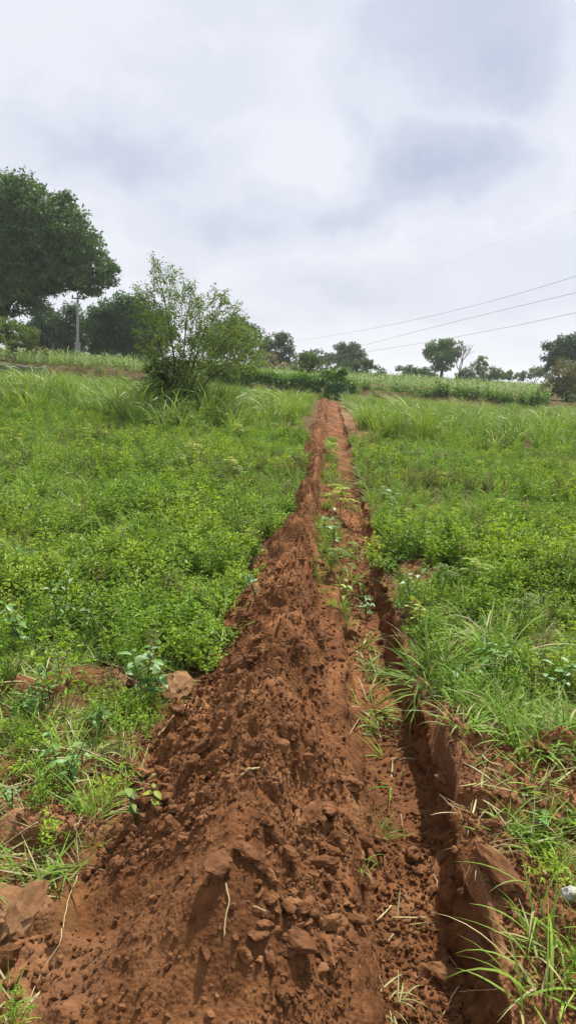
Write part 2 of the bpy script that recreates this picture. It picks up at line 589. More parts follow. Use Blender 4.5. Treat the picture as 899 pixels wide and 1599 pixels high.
# bare raised patches outside the strip: photo position, half size, lift, dry crust?
PATCH = []
for px, py, hx, hy, lift, dry in [(45, 1078, 50, 9, 0.05, 0.15), (140, 1066, 55, 9, 0.05, 0.2), (95, 1285, 100, 30, 0.035, 1.0), (25, 1425, 70, 40, 0.05, 0.9), (45, 1525, 95, 75, 0.02, 0.35),
                                  (800, 1235, 130, 55, 0.075, 0.35), (730, 1150, 50, 40, 0.07, 0.7), (648, 902, 28, 13, 0.06, 0.5), (632, 815, 22, 6, 0.07, 0.0),
                                  (655, 970, 22, 22, 0.05, 0.6), (790, 1390, 45, 110, 0.03, 0.6), (830, 1540, 60, 60, -0.02, 0.3), (585, 850, 18, 22, 0.0, 0.6),
                                  (880, 880, 18, 9, 0.05, 0.3), (820, 800, 22, 8, 0.03, 0.3), (548, 660, 16, 34, 0.0, 0.9), (860, 1190, 40, 18, 0.05, 0.4), (878, 1425, 40, 45, 0.02, 0.4), (205, 1080, 35, 18, 0.05, 0.8)]:
    c = ground(px, py)
    wx = hx * math.hypot(c[1], EYE) / FPX
    wy = abs(ground(px, py - hy)[1] - ground(px, py + hy)[1]) / 2
    PATCH.append((c[0], c[1], wx, wy, lift, dry))


def patch_masks(x, y):
    n = 0.35 * fbm(x * 3.1, y * 3.1, octs=3, seed=31)
    bare = np.zeros_like(x)
    lift = np.zeros_like(x)
    dry = np.zeros_like(x)
    for cx_, cy_, wx, wy, lf, dr in PATCH:
        d = np.hypot((x - cx_) / wx, (y - cy_) / wy) + n
        m = 1 - sst(0.75, 1.1, d)
        bare = np.maximum(bare, m)
        lift = lift + m * lf
        dry = np.maximum(dry, m * dr)
    return bare, lift, dry


HUMP = ground(375, 1360, 0.3)


def terrace(x, y):
    """the far field stands on a low bank"""
    edge = 43 + 3.5 * sst(0, 25, x) + 0.5 * fbm(x * 0.25, y * 0 + 2, octs=3, seed=77)
    top = 0.62 + 0.28 * sst(6, -22, x) + 0.12 * fbm(x * 0.05, y * 0.05, octs=2, seed=78)
    return top * sst(0, 1.3, y - edge)


def height(x, y, fine=True):
    x = np.asarray(x, float)
    y = np.asarray(y, float)
    u = x - xr(y)
    near = 1 - sst(TRENCH_END - 2, TRENCH_END, y)
    z = 0.05 * fbm(x * 0.5, y * 0.5, octs=3, seed=1) * sst(0.2, 1.5, np.abs(u + 0.5)) + terrace(x, y)
    if fine:
        z = z + 0.018 * fbm(x * 5, y * 5, octs=3, seed=2)
    bare, lift, dry = patch_masks(x, y)
    z = z + lift * (u > 0.02) + lift * (u < -0.9)
    if fine:
        rough_ = np.clip(bare * ((u > 0.02) | (u < -0.9)), 0, 1)
        z = z + rough_ * (0.03 * np.abs(fbm(x * 9, y * 9, octs=3, seed=36)) + 0.010 * fbm(x * 33, y * 33, octs=2, seed=37))
    # spoil heap
    e = ul(y)
    r_in = -TW - np.interp(y, [1.5, 2.6, 4.0, 6.5, 9, 14], [0.03, 0.05, 0.13, 0.2, 0.24, 0.2]) - 0.05 * vn(y * 1.9, y * 0 + 6, seed=23)
    t = np.clip((u - e) / (r_in - e), 0, 1)
    pk = 0.60
    bump = np.where(t < pk, sst(0, pk, t) ** 0.85, sst(1, pk, t) ** 0.8)
    hm = np.interp(y, [0, 1.2, 1.75, 2.35, 2.8, 3.3, 4.2, 6, 9, 14, 40], [0.02, 0.05, 0.16, 0.31, 0.29, 0.31, 0.29, 0.27, 0.25, 0.24, 0.18])
    hm = hm * (1 + 0.34 * vn(y * 1.55, y * 0 + 0.7, seed=21) + 0.14 * vn(y * 4.0, y * 0, seed=22)) * near
    inside = sst(0, 0.12, t) * sst(1, 0.93, t)
    hm = hm + 0.09 * np.exp(-(((x - HUMP[0]) / 0.24) ** 2 + ((y - HUMP[1]) / 0.17) ** 2)) - 0.05 * np.exp(-(((x - HUMP[0] + .1) / 0.35) ** 2 + ((y - HUMP[1] + .45) / 0.2) ** 2))
    mound = hm * bump
    if fine:
        mound = mound + near * inside * (0.060 * fbm(x * 3.6, y * 3.6, octs=2, seed=41) + 0.060 * np.abs(fbm(x * 9, y * 9, octs=4, seed=42, gain=0.6))
                                         + 0.014 * fbm(x * 38, y * 38, octs=2, seed=43)) * (np.interp(y, [1.5, 1.95, 2.2], [0.35, 0.6, 1.0]) * (1 - 0.55 * sst(2.25, 1.95, y) * sst(-0.55, -0.8, u)))
    z = z * (1 - 0.7 * inside) + mound
    # berm between heap and trench
    # trench
    dep = np.interp(y, DEPTH_Y, DEPTH_Z) * near
    lw = 0.10 + 0.05 * vn(y * 2.2, y * 0 + 4, seed=51)
    lft = sst(-TW - lw * 0.5, -TW + lw * 0.6, u)
    kw = np.interp(y, [3, 6, 12], [0, 0.035, 0.07])
    rgt = sst(0.012 + 0.4 * kw, -0.006 - kw, u)
    cut = lft * rgt
    fl = 0.0
    if fine:
        fl = 0.018 * fbm(x * 7, y * 7, octs=3, seed=52) + 0.008 * np.abs(fbm(x * 25, y * 25, octs=2, seed=53))
    fl = fl + 0.05 * sst(-0.13, -TW, u) + 0.035 * vn(y * 1.1, y * 0 + 8, seed=54)
    z = z * (1 - cut) + (-dep + fl) * cut
    # crumbling right lip
    lip = sst(0.0, 0.03, u) * sst(0.16, 0.05, u) * near
    z = z + lip * (0.012 + 0.035 * vn(x * 9, y * 7, seed=55))
    return z


def surf(px, py):
    d = ray(px, py)
    tt = np.concatenate([np.linspace(0.8, 6, 900), np.geomspace(6, 70, 900)[1:]])
    P = np.array([0, 0, EYE])[None] + tt[:, None] * d[None]
    hz = height(P[:, 0], P[:, 1])
    k = np.argmax(P[:, 2] < hz)
    return np.array([P[k, 0], P[k, 1], hz[k]])


def soilmask(x, y):
    """1 where the ground is bare (spoil, trench, patches)"""
    u = x - xr(y)
    near = 1 - sst(TRENCH_END - 3, TRENCH_END, y)
    right = np.interp(y, [2.9, 3.5, 6], [0.16, 0.03, 0.01]) + 0.04 * vn(x * 7, y * 7, seed=61)
    strip = sst(ul(y) - 0.05, ul(y) + 0.08, u) * sst(0.07, 0.0, u - right) * near
    # weeds hold on between heap and trench further up
    bw = np.interp(y, [2.9, 3.3, 4.5, 7, 14, 22], [0, 0.3, 0.45, 0.75, 0.9, 0.6])
    berm = sst(-TW - 0.30, -TW - 0.18, u) * sst(-TW + 0.10, -TW, u) * np.clip(bw + 0.9 * fbm(x * 2.2, y * 1.6, octs=2, seed=66), 0, 1) * (bw > 0)
    strip = strip * (1 - 0.85 * berm)
    bare, _, _ = patch_masks(x, y)
    hole = sst(0.1, 0.45, fbm(x * 5, y * 5, octs=3, seed=67))
    return np.maximum(strip, bare * (1 - 0.8 * hole))


rows = np.concatenate([np.arange(-3, 1.0, 0.12), np.arange(1.0, 1.3, 0.03), np.arange(1.3, 3.0, 0.0115)])
ys = list(rows)
while ys[-1] < 14:
    ys.append(ys[-1] * 1.0055)
while ys[-1] < 48:
    ys.append(ys[-1] * 1.014)
while ys[-1] < 1500:
    ys.append(ys[-1] * 1.09)
ys = np.array(ys)
cen = np.concatenate([np.arange(-1.6, -TW - 0.07, 0.0105), np.linspace(-TW - 0.07, -TW + 0.07, 26), np.arange(-TW + 0.078, -0.012, 0.0095),
                      np.linspace(-0.0075, 0.014, 26), np.arange(0.022, 0.55, 0.011)])
lft = [-1.6]
while lft[-1] > -1500:
    lft.append(lft[-1] - max(0.03, 0.035 * abs(lft[-1] + 1.1)) * (1.0 if lft[-1] > -20 else 2.5))
rgt = [0.55]
while rgt[-1] < 1500:
    rgt.append(rgt[-1] + max(0.025, 0.035 * abs(rgt[-1])) * (1.0 if rgt[-1] < 20 else 2.5))
us = np.concatenate([np.array(lft[1:])[::-1], cen, np.array(rgt)])
U, Y = np.meshgrid(us, ys)
X = np.where(ys[:, None] < 60, xr(Y), np.polyval(_rfit, 60.0)) + U
Z = height(X, Y)
# ragged walls: push the wall skin sideways, more at mid height, so that lips overhang a little
dep_ = np.interp(Y, DEPTH_Y, DEPTH_Z)
onr = ((U > -0.02) & (U < 0.03)).astype(float) * (Y < TRENCH_END)
hrel = np.clip(-Z / np.maximum(dep_, 0.05), 0, 1)
push = 0.036 * fbm(Y * 9, Z * 11, octs=4, seed=63, gain=0.6) + 0.03 * np.sin(hrel * math.pi) + 0.016 * vn(Y * 30, Z * 34, seed=64) + 0.007 * vn(Y * 75, Z * 75, seed=69) + 0.014 * vn(Y * 26, Z * 3, seed=68)
X = X + onr * push * np.clip(hrel * 4, 0, 1)
onl = ((U > -TW - 0.07) & (U < -TW + 0.07)).astype(float) * (Y < TRENCH_END)
X = X + onl * 0.022 * fbm(Y * 8, Z * 9, octs=3, seed=65)
GV = np.stack([X, Y, Z], -1).reshape(-1, 3)
nr, nc = U.shape
ii, jj = np.meshgrid(np.arange(nr - 1), np.arange(nc - 1), indexing='ij')
GF = np.stack([ii * nc + jj, ii * nc + jj + 1, (ii + 1) * nc + jj + 1, (ii + 1) * nc + jj], -1).reshape(-1, 4)
uc = ((U[:-1, :-1] + U[1:, 1:]) / 2).ravel()
yc = ((Y[:-1, :-1] + Y[1:, 1:]) / 2).ravel()
e_c = ul(yc)
in_tr = (uc > -TW - 0.055) & (uc < 0.016) & (yc < TRENCH_END) & (yc > 0.9)
in_md = (uc > e_c - 0.02) & (uc <= -TW - 0.055) & (yc < TRENCH_END) & (yc > 0.9)
_b, _l, _d = patch_masks(X, Y)
sm = soilmask(X, Y)
bank = terrace(X, Y)
bank = sst(0.08, 0.3, bank) * sst(1.0, 0.8, bank / 0.95) * (Y < 60)
wear = np.stack([np.maximum(_d * (U > 0.0), _d * (U < e_c.max() - 0.05)), sst(-0.1, -0.3, Z) * (Y < TRENCH_END), np.clip(1 - np.maximum(sm, 0), 0, 1) * np.interp(Y, [2.6, 4.5], [0.25, 1.0]), np.ones_like(Z)], -1).reshape(-1, 4)


def sub_ground(name, sel, mat, label):
    f = GF[sel]
    idx, inv = np.unique(f, return_inverse=True)
    me = mesh_np(name, GV[idx], inv.reshape(-1, 4), mat, smooth=True)
    ca = me.color_attributes.new('wear', 'FLOAT_COLOR', 'POINT')
    ca.data.foreach_set('color', wear[idx].astype(np.float32).ravel())
    o = add_obj(name, me)
    tag(o, label, kind='structure')
    return o


sub_ground('field_ground', ~(in_tr | in_md), M_field, 'weedy field ground on both sides of the trench')
sub_ground('soil_mound', in_md, M_soil, 'long heap of loose red-brown soil beside the trench')
sub_ground('trench', in_tr, M_soil, 'narrow freshly dug trench running up the field')

# ------------------------------------------------------------------ scatter by geometry nodes (only for uncountable stuff)
def scatter(name, protos, P, rot, scl, idx, label, cat):
    me = bpy.data.meshes.new(name)
    n = len(P)
    me.vertices.add(n)
    me.vertices.foreach_set('co', np.ascontiguousarray(P, dtype=np.float32).ravel())
    a = me.attributes.new('rot', 'FLOAT_VECTOR', 'POINT')
    a.data.foreach_set('vector', np.ascontiguousarray(rot, dtype=np.float32).ravel())
    a = me.attributes.new('scl', 'FLOAT', 'POINT')
    a.data.foreach_set('value', np.ascontiguousarray(scl, dtype=np.float32))
    a = me.attributes.new('idx', 'INT', 'POINT')
    a.data.foreach_set('value', np.ascontiguousarray(idx, dtype=np.int32))
    me.update()
    o = add_obj(name, me)
    tag(o, label, cat, kind='stuff')
    g = bpy.data.node_groups.new(name, 'GeometryNodeTree')
    g.interface.new_socket('Geometry', in_out='INPUT', socket_type='NodeSocketGeometry')
    g.interface.new_socket('Geometry', in_out='OUTPUT', socket_type='NodeSocketGeometry')
    gi, go = g.nodes.new('NodeGroupInput'), g.nodes.new('NodeGroupOutput')
    join = g.nodes.new('GeometryNodeJoinGeometry')
    for pm in reversed(protos):          # join geometry stacks links last-in first
        ob = bpy.data.objects.new(pm.name + '_source', pm)
        oi = g.nodes.new('GeometryNodeObjectInfo')
        oi.inputs['Object'].default_value = ob
        oi.inputs['As Instance'].default_value = False
        gti = g.nodes.new('GeometryNodeGeometryToInstance')
        g.links.new(oi.outputs['Geometry'], gti.inputs[0])
        g.links.new(gti.outputs[0], join.inputs[0])
    m2p = g.nodes.new('GeometryNodeMeshToPoints')
    g.links.new(gi.outputs[0], m2p.inputs[0])
    iop = g.nodes.new('GeometryNodeInstanceOnPoints')
    g.links.new(m2p.outputs[0], iop.inputs['Points'])
    g.links.new(join.outputs[0], iop.inputs['Instance'])
    iop.inputs['Pick Instance'].default_value = True

    def attr(nm, ty):
        na = g.nodes.new('GeometryNodeInputNamedAttribute')
        na.data_type = ty
        na.inputs['Name'].default_value = nm
        return na.outputs[0]
    e2r = g.nodes.new('FunctionNodeEulerToRotation')
    g.links.new(attr('rot', 'FLOAT_VECTOR'), e2r.inputs[0])
    g.links.new(e2r.outputs[0], iop.inputs['Rotation'])
    g.links.new(attr('scl', 'FLOAT'), iop.inputs['Scale'])
    g.links.new(attr('idx', 'INT'), iop.inputs['Instance Index'])
    g.links.new(iop.outputs[0], go.inputs[0])
    md = o.modifiers.new('scatter', 'NODES')
    md.node_group = g
    return o


# ------------------------------------------------------------------ plant meshes
def rdir(n, r, zlo=-1, zhi=1):
    z = r.uniform(zlo, zhi, n)
    a = r.uniform(0, 2 * math.pi, n)
    s = np.sqrt(1 - z * z)
    return np.stack([s * np.cos(a), s * np.sin(a), z], 1)


def weed_mesh(name, seed, mat, stems=9, h=0.24, spread=0.13, ls=0.045, lw=0.5, per=13, lean=0.9):
    r = np.random.default_rng(seed)
    mb = MB()
    for k in range(stems):
        a = r.uniform(0, 2 * math.pi)
        b = np.array([r.normal(0, spread * 0.35), r.normal(0, spread * 0.35), -0.02])
        top = b + np.array([math.cos(a) * spread * lean * r.uniform(.3, 1.3), math.sin(a) * spread * lean * r.uniform(.3, 1.3), h * r.uniform(.55, 1.1)])
        mid = (b + top) / 2 + np.array([0, 0, h * 0.12])
        t = np.linspace(0, 1, 5)[:, None]
        C = (1 - t) ** 2 * b + 2 * t * (1 - t) * mid + t * t * top
        mb.add(*tube(C, np.linspace(0.0028, 0.0012, 5), 3, cap=False), m=1)
        tt = r.uniform(0.22, 1.0, per)[:, None]
        P = (1 - tt) ** 2 * b + 2 * tt * (1 - tt) * mid + tt * tt * top
        D = rdir(per, r, -0.15, 0.55)
        Nn = norm(np.array([0, 0, 1.0]) + 0.45 * r.normal(size=(per, 3)))
        ln = ls * r.uniform(0.6, 1.25, per)
        mb.add(*leaves(P + D * 0.008, D, Nn, ln, ln * lw, 0.2))
    return mb.mesh(name, [mat, M_stem])


def grass_mesh(name, seed, mat, n=28, ln=0.34, w=0.009, rad=0.05, lean=(0.1, 0.8), curl=(0.5, 1.7), segs=5, dry=0, drymat=None):
    r = np.random.default_rng(seed)
    mb = MB()

    def part(n, m):
        a = r.uniform(0, 2 * math.pi, n)
        rr = rad * np.sqrt(r.uniform(0, 1, n))
        ph = a + r.normal(0, 0.6 if lean[0] < .5 else 1.7, n)
        B = np.stack([rr * np.cos(a), rr * np.sin(a), np.full(n, -0.02)], 1)
        V, F = blades(B, ph, ln * r.uniform(0.45, 1.15, n), w * r.uniform(0.6, 1.2, n), r.uniform(*lean, n), r.uniform(*curl, n), segs, r.uniform(-1, 1, n))
        mb.add(V, F, m)
    part(n, 0)
    if dry:
        part(dry, 1)
    return mb.mesh(name, [mat, drymat or M_drygrass])


def fern_mesh(name, seed, mat, stems=5, h=0.35):
    """upright stalk with spreading pinnate leaves in flat tiers"""
    r = np.random.default_rng(seed)
    mb = MB()
    mb.add(*tube([[0, 0, -0.02], [0.01, 0, h * 0.5], [0.0, 0.01, h]], [0.004, 0.003, 0.002], 4), m=1)
    for k in range(stems * 2):
        z = h * r.uniform(0.55, 1.0)
        a = r.uniform(0, 2 * math.pi)
        ln = r.uniform(0.09, 0.17)
        d = np.array([math.cos(a), math.sin(a), 0.25])
        t = np.linspace(0.1, 1, 9)[:, None]
        C = np.array([0, 0, z]) + d * ln * t + np.array([0, 0, -0.35]) * ln * t * t
        mb.add(*tube(C, 0.0012, 3, cap=False), m=1)
        s = np.array([-math.sin(a), math.cos(a), 0])
        for sg in (-1, 1):
            D = norm(d[None] * 0.35 + sg * s[None] + 0.12 * r.normal(size=(9, 3)))
            mb.add(*leaves(C, D, np.tile([0, 0, 1.0], (9, 1)) + 0.2 * r.normal(size=(9, 3)), r.uniform(.03, .045, 9), 0.017, 0.1))
    return mb.mesh(name, [mat, M_stem])


def crop_mesh(name, seed, h=1.0, nleaf=9, tassel=True):
    r = np.random.default_rng(seed)
    mb = MB()
    mb.add(*tube([[0, 0, -.05], [0.01, 0, h * .5], [0.02, 0.01, h]], [0.012, 0.01, 0.006], 4, cap=False))
    z = np.linspace(0.15, 0.95, nleaf) * h
    a = np.arange(nleaf) * math.pi + r.normal(0, 0.5, nleaf)
    B = np.stack([0 * z, 0 * z, z], 1)
    V, F = blades(B, a, h * r.uniform(.45, .75, nleaf), h * .055, r.uniform(.3, .7, nleaf), r.uniform(1.2, 2.1, nleaf), 5, r.uniform(-1, 1, nleaf))
    mb.add(V, F)
    if tassel:
        V, F = blades(np.tile([[0.02, 0.01, h * .95]], (7, 1)), r.uniform(0, 6.28, 7), h * .22, h * .02, r.uniform(0.05, .5, 7), .5, 2)
        mb.add(V, F, 1)
    return mb.mesh(name, [M_crop, M_tassel])


def jitter_points(x0, x1, y0, y1, dens, r):
    n = int(max(0, (x1 - x0) * (y1 - y0) * dens))
    return r.uniform(x0, x1, n), r.uniform(y0, y1, n)


def field_points(dens_fn, y0, y1, r, half=0.52, maxd=130):
    """random points over the view wedge (with a margin) thinned by dens_fn (plants per square metre)"""
    xs, ys_ = [], []
    e = np.geomspace(y0, y1, 24)
    for a, b in zip(e[:-1], e[1:]):
        x, y = jitter_points(-half * b - 1.2, half * b + 1.2, a, b, maxd, r)
        k = r.uniform(0, 1, len(x)) * maxd < dens_fn(x, y)
        xs.append(x[k])
        ys_.append(y[k])
    return np.concatenate(xs), np.concatenate(ys_)


def rots(n, r, tilt=0.15):
    return np.stack([r.normal(0, tilt, n), r.normal(0, tilt, n), r.uniform(0, 2 * math.pi, n)], 1)


def tall_edge(x):
    return 17.3 + 1.2 * vn(x * 0.35, x * 0 + 1, seed=71) + 0.5 * vn(x * 1.3, x * 0, seed=72) + 1.3 * sst(0, -7, x)


# low weeds and grass
r = np.random.default_rng(101)
clump = lambda x, y, s, sc: fbm(x * sc, y * sc, octs=3, seed=s)


def d_weed(x, y):
    d = np.interp(y, [1.5, 4, 8, 20], [125, 125, 105, 80])
    m = sst(0.55, 0.1, soilmask(x, y))
    left = sst(0.6, -0.3, x - xr(y) + 0.4)
    d = d * (1 - 0.6 * (np.abs(x - xr(y) + 0.4) < 0.3))
    d = d * (1 - 0.72 * sst(3.1, 2.7, y) * left)
    pref = 0.62 + 0.42 * clump(x, y, 81, 0.9)
    return d * m * np.clip(pref + 0.15 * left, 0.08, 1) * (y < tall_edge(x) + 0.8)


def d_grass(x, y):
    d = np.interp(y, [1.5, 4, 8, 20], [95, 80, 52, 32])
    m = sst(0.7, 0.15, soilmask(x, y))
    d = d * (1 - 0.45 * sst(2.9, 2.5, y) * (x < xr(y) - .5))
    pref = 0.5 - 0.5 * clump(x, y, 81, 0.9) + 0.2 * sst(5.5, 3.5, y)
    return d * m * np.clip(pref, 0.08, 1) * (y < tall_edge(x) + 0.8)


weed_protos = [weed_mesh('weed_a', 1, M_weed, ls=.034, per=20), weed_mesh('weed_b', 2, M_weed, stems=7, h=0.32, ls=0.042, lw=0.4, per=20),
               weed_mesh('weed_c', 3, M_weed, stems=12, h=0.2, ls=0.026, lw=0.6, per=22), weed_mesh('weed_d', 4, M_weed, stems=6, h=0.36, spread=0.10, ls=0.042, lw=0.32, per=22),
               weed_mesh('weed_e', 5, M_broad, stems=5, h=0.26, ls=0.055, lw=0.55, per=9), weed_mesh('weed_f', 6, M_brownleaf, stems=6, h=0.33, spread=0.08, ls=0.03, lw=0.4, per=14)]
x, y = field_points(d_weed, 1.45, 21, r)
n = len(x)
pr = r.choice(6, n, p=[.26, .22, .23, .22, .04, .03])
brown = (clump(x, y, 83, 0.55) > 0.45) & (y > 9) & (r.uniform(0, 1, n) < 0.4)
pr = np.where(brown, 5, pr)
hs = (0.74 + 0.28 * clump(x, y, 84, 0.8)) * r.uniform(0.7, 1.2, n) * np.interp(y, [1.5, 2.7, 3.2, 6, 9], [0.6, 0.7, 0.95, 1.1, 1.0]) * np.where(np.abs(x - xr(y) + .4) < .4, .6, 1)
scatter('low_weeds', weed_protos, np.stack([x, y, height(x, y)], 1), rots(n, r), np.clip(hs, 0.3, 1.65), pr, 'low green leafy weeds covering the field on both sides of the trench', 'weeds')

grass_protos = [grass_mesh('grass_a', 11, M_grass, dry=2), grass_mesh('grass_b', 12, M_grass, n=24, ln=0.36, w=0.008, dry=4), grass_mesh('grass_c', 13, M_grass, n=34, ln=0.26, w=0.007, lean=(.2, 1.1)),
                grass_mesh('grass_d', 14, M_grass, n=18, ln=0.42, w=0.009, curl=(.8, 2.2), dry=3), grass_mesh('grass_dry', 15, M_drygrass, n=16, ln=0.3, w=0.006, lean=(.5, 1.3))]
x, y = field_points(d_grass, 1.45, 21, r)
n = len(x)
pr = r.choice(5, n, p=[.29, .24, .25, .14, .08])
pr = np.where((y < 2.9) & (x < xr(y) - .5) & (r.uniform(0, 1, n) < .45), 4, pr)
hs = (0.75 + 0.3 * clump(x, y, 86, 0.8)) * r.uniform(0.6, 1.15, n) * np.interp(y, [1.5, 3, 6], [0.65, 0.85, 1.0])
scatter('low_grass', grass_protos, np.stack([x, y, height(x, y)], 1), rots(n, r), np.clip(hs, 0.35, 1.3), pr, 'short green grass blades growing among the low weeds', 'grass')

# matted half-dry thatch lying at the ragged edges of the near field
def d_thatch(x, y):
    m = soilmask(x, y)
    u = x - xr(y)
    out = ((u < ul(y) - 0.03) | (u > 0.05)).astype(float)
    return np.interp(y, [1.5, 3.2, 5, 9], [125, 95, 30, 8]) * out * np.clip(0.35 + 0.7 * clump(x, y, 89, 1.6), 0.05, 1) * (1 - 0.55 * m)


x, y = field_points(d_thatch, 1.45, 9, r)
n = len(x)
scatter('matted_thatch', [grass_mesh('thatch_a', 16, M_drygrass, n=12, ln=.17, w=.005, rad=.06, lean=(1.1, 1.55), curl=(-.2, .5)), grass_mesh('thatch_b', 17, M_grass, n=12, ln=.19, w=.006, rad=.06, lean=(.9, 1.5), curl=(-.1, .6), dry=5),
                          grass_mesh('thatch_c', 18, M_brownleaf, n=10, ln=.14, w=.005, rad=.06, lean=(1.1, 1.55), curl=(-.3, .6))],
        np.stack([x, y, height(x, y) + .022], 1), rots(n, r, .2), r.uniform(.6, 1.2, n), r.choice(3, n, p=[.35, .4, .25]), 'matted half-dry grass thatch lying on the ground beside the spoil heap', 'thatch')

# flat-topped yellowish seedlings sprinkled through the weeds
x, y = field_points(lambda x, y: 1.3 * sst(0.5, 0.1, soilmask(x, y)) * np.clip(0.4 + clump(x, y, 88, 0.7), 0, 1), 3.5, 16, r)
n = len(x)
scatter('yellow_green_seedlings', [fern_mesh('fern_a', 21, M_yellow), fern_mesh('fern_b', 22, M_brighttree)], np.stack([x, y, height(x, y)], 1), rots(n, r, .08), r.uniform(.7, 1.15, n), r.choice(2, n, p=[.35, .65]),
        'scattered feathery yellow-green seedlings standing out among the weeds', 'seedlings')

# dead stalks and taller weeds breaking the even height of the field
def stalk_mesh(name, seed, mat, h, nl, ls):
    r_ = np.random.default_rng(seed)
    mb = MB()
    for k in range(3):
        top = np.array([r_.normal(0, .12) * h, r_.normal(0, .12) * h, h * r_.uniform(.6, 1.0)])
        t = np.linspace(0, 1, 5)[:, None]
        mb.add(*tube(top * t + r_.normal(size=(5, 3)) * .008 * t, np.linspace(.0035, .0015, 5), 3, cap=False), m=1)
        tt = r_.uniform(.3, 1, nl)[:, None]
        D = rdir(nl, r_, -.2, .7)
        ll = ls * r_.uniform(.6, 1.2, nl)
        mb.add(*leaves(top * tt, D, np.array([0, 0, 1.0]) + .6 * r_.normal(size=(nl, 3)), ll, ll * .38, .2))
    return mb.mesh(name, [mat, M_root if mat is M_brownleaf else M_stem])


x, y = field_points(lambda x, y: 5.0 * sst(0.4, 0.05, soilmask(x, y)) * np.clip(0.3 + clump(x, y, 93, 0.6), 0, 1) * (y < tall_edge(x)), 2.9, 18, r)
n = len(x)
scatter('taller_weeds', [stalk_mesh('stalk_a', 25, M_brownleaf, .42, 10, .035), stalk_mesh('stalk_b', 26, M_weed, .5, 18, .055), stalk_mesh('stalk_c', 27, M_grass, .55, 16, .07)], np.stack([x, y, height(x, y)], 1), rots(n, r, .1),
        r.uniform(.65, 1.15, n), r.choice(3, n, p=[.3, .4, .3]), 'thin taller weeds and brown dead stalks rising above the low weeds', 'weeds')

# tall grass band
r = np.random.default_rng(103)
tall_protos = [grass_mesh('tall_a', 31, M_tall, n=46, ln=1.15, w=0.020, rad=0.16, lean=(.02, .35), curl=(.3, 1.5)),
               grass_mesh('tall_b', 32, M_tall, n=38, ln=1.35, w=0.024, rad=0.14, lean=(.02, .3), curl=(.6, 2.2)),
               grass_mesh('tall_c', 33, M_tall, n=52, ln=0.9, w=0.017, rad=0.2, lean=(.05, .5), curl=(.3, 1.4)),
               grass_mesh('tall_d', 34, M_tall, n=30, ln=1.5, w=0.03, rad=0.12, lean=(.02, .35), curl=(1.0, 2.4), dry=3)]


def d_tall(x, y):
    u = x - xr(y)
    m = np.where(y < TRENCH_END, 1 - sst(-1.35, -1.1, u) * sst(0.45, 0.2, u), 1)
    return np.interp(y, [16, 20, 30, 44], [8, 6.5, 4.5, 4.0]) * sst(-0.6, 0.8, y - tall_edge(x)) * m * np.clip(0.75 + 0.5 * clump(x, y, 91, 0.5), .15, 1)


x, y = field_points(d_tall, 15.5, 46, r, half=0.5, maxd=12)
n = len(x)
hs = (0.82 + 0.24 * clump(x, y, 92, 0.35) + 0.12 * sst(0, -4, x)) * r.uniform(.8, 1.15, n) * np.interp(y, [16, 19, 28, 43], [0.8, 1, .75, .45]) * np.interp(y - tall_edge(x), [-1, 1.5], [0.6, 1])
scatter('tall_grass', tall_protos, np.stack([x, y, height(x, y, False)], 1), rots(n, r, .08), np.clip(hs, .3, 1.2), r.choice(4, n, p=[.3, .25, .3, .15]), 'band of tall bright green grass across the far end of the field', 'tall grass')

# crop on the far terrace
x, y = field_points(lambda x, y: np.interp(y, [44, 60, 140], [2.6, 1.8, 0.9]) * (terrace(x, y) > 0.45), 44, 150, r, half=0.48, maxd=2.6)
n = len(x)
scatter('far_crop', [crop_mesh('crop_a', 41, 1.0), crop_mesh('crop_b', 42, 0.9, 8), crop_mesh('crop_c', 43, 1.1, 9, False)], np.stack([x, y, height(x, y, False)], 1), rots(n, r, .06),
        r.uniform(.5, .8, n), r.choice(3, n, p=[.35, .3, .35]), 'pale green standing crop on the raised field beyond the bank', 'crop')

# ------------------------------------------------------------------ soil crumbs and clods
def clod_mesh(name, seed, mat, sub=3, ang=0.8):
    import bmesh
    r = np.random.default_rng(seed)
    bm = bmesh.new()
    bmesh.ops.create_icosphere(bm, subdivisions=sub, radius=1.0)
    V = np.array([v.co[:] for v in bm.verts])
    F = np.array([[v.index for v in f.verts] for f in bm.faces])
    bm.free()
    for _ in range(13):                      # flat broken faces
        nrm = norm(r.normal(size=(1, 3)))[0]
        d = r.uniform(0.42, 0.85)
        over = np.maximum(V @ nrm - d, 0)
        V = V - over[:, None] * nrm[None] * ang
    V = V * np.array([1.1, r.uniform(.7, .95), r.uniform(.6, .9)]) * 1.15
    o = r.uniform(0, 50)
    amp = 0.2 if sub > 1 else 0.15
    V = V * (1 + amp * fbm(V[:, 0] * 2.2 + o, V[:, 1] * 2.2 + o, V[:, 2] * 2.2 + o, octs=4, seed=seed, gain=0.62))[:, None]
    return mesh_np(name, V, F, mat, smooth=False)


clod_meshes = [clod_mesh('clod_shape', 200 + k, M_clod) for k in range(10)]
crumb_protos = [clod_mesh('crumb_shape', 300 + k, M_clod, sub=1) for k in range(4)]
r = np.random.default_rng(110)


def soil_crumbs(n, ymax, smin, smax):
    y = 1.4 * (ymax / 1.4) ** r.uniform(0, 1, n)
    u = r.uniform(-1.5, 1.6, n)
    x = xr(y) + u
    m = soilmask(x, y)
    band = 0.35 + 0.65 * np.clip(fbm(x * 2.5, y * 2.5, octs=2, seed=47) + 0.5, 0, 1)
    band = band * (1 - 0.8 * sst(2.15, 1.9, y) * sst(-0.5, -0.75, u))
    k = (r.uniform(0, 1, n) < m * band) & ~((u > -0.035) & (u < 0.035)) & ~((u > -TW - 0.08) & (u < -TW + 0.08) & (r.uniform(0, 1, n) < .5))
    x, y = x[k], y[k]
    s = smin * (smax / smin) ** (r.uniform(0, 1, len(x)) ** 2.2)
    return x, y, s


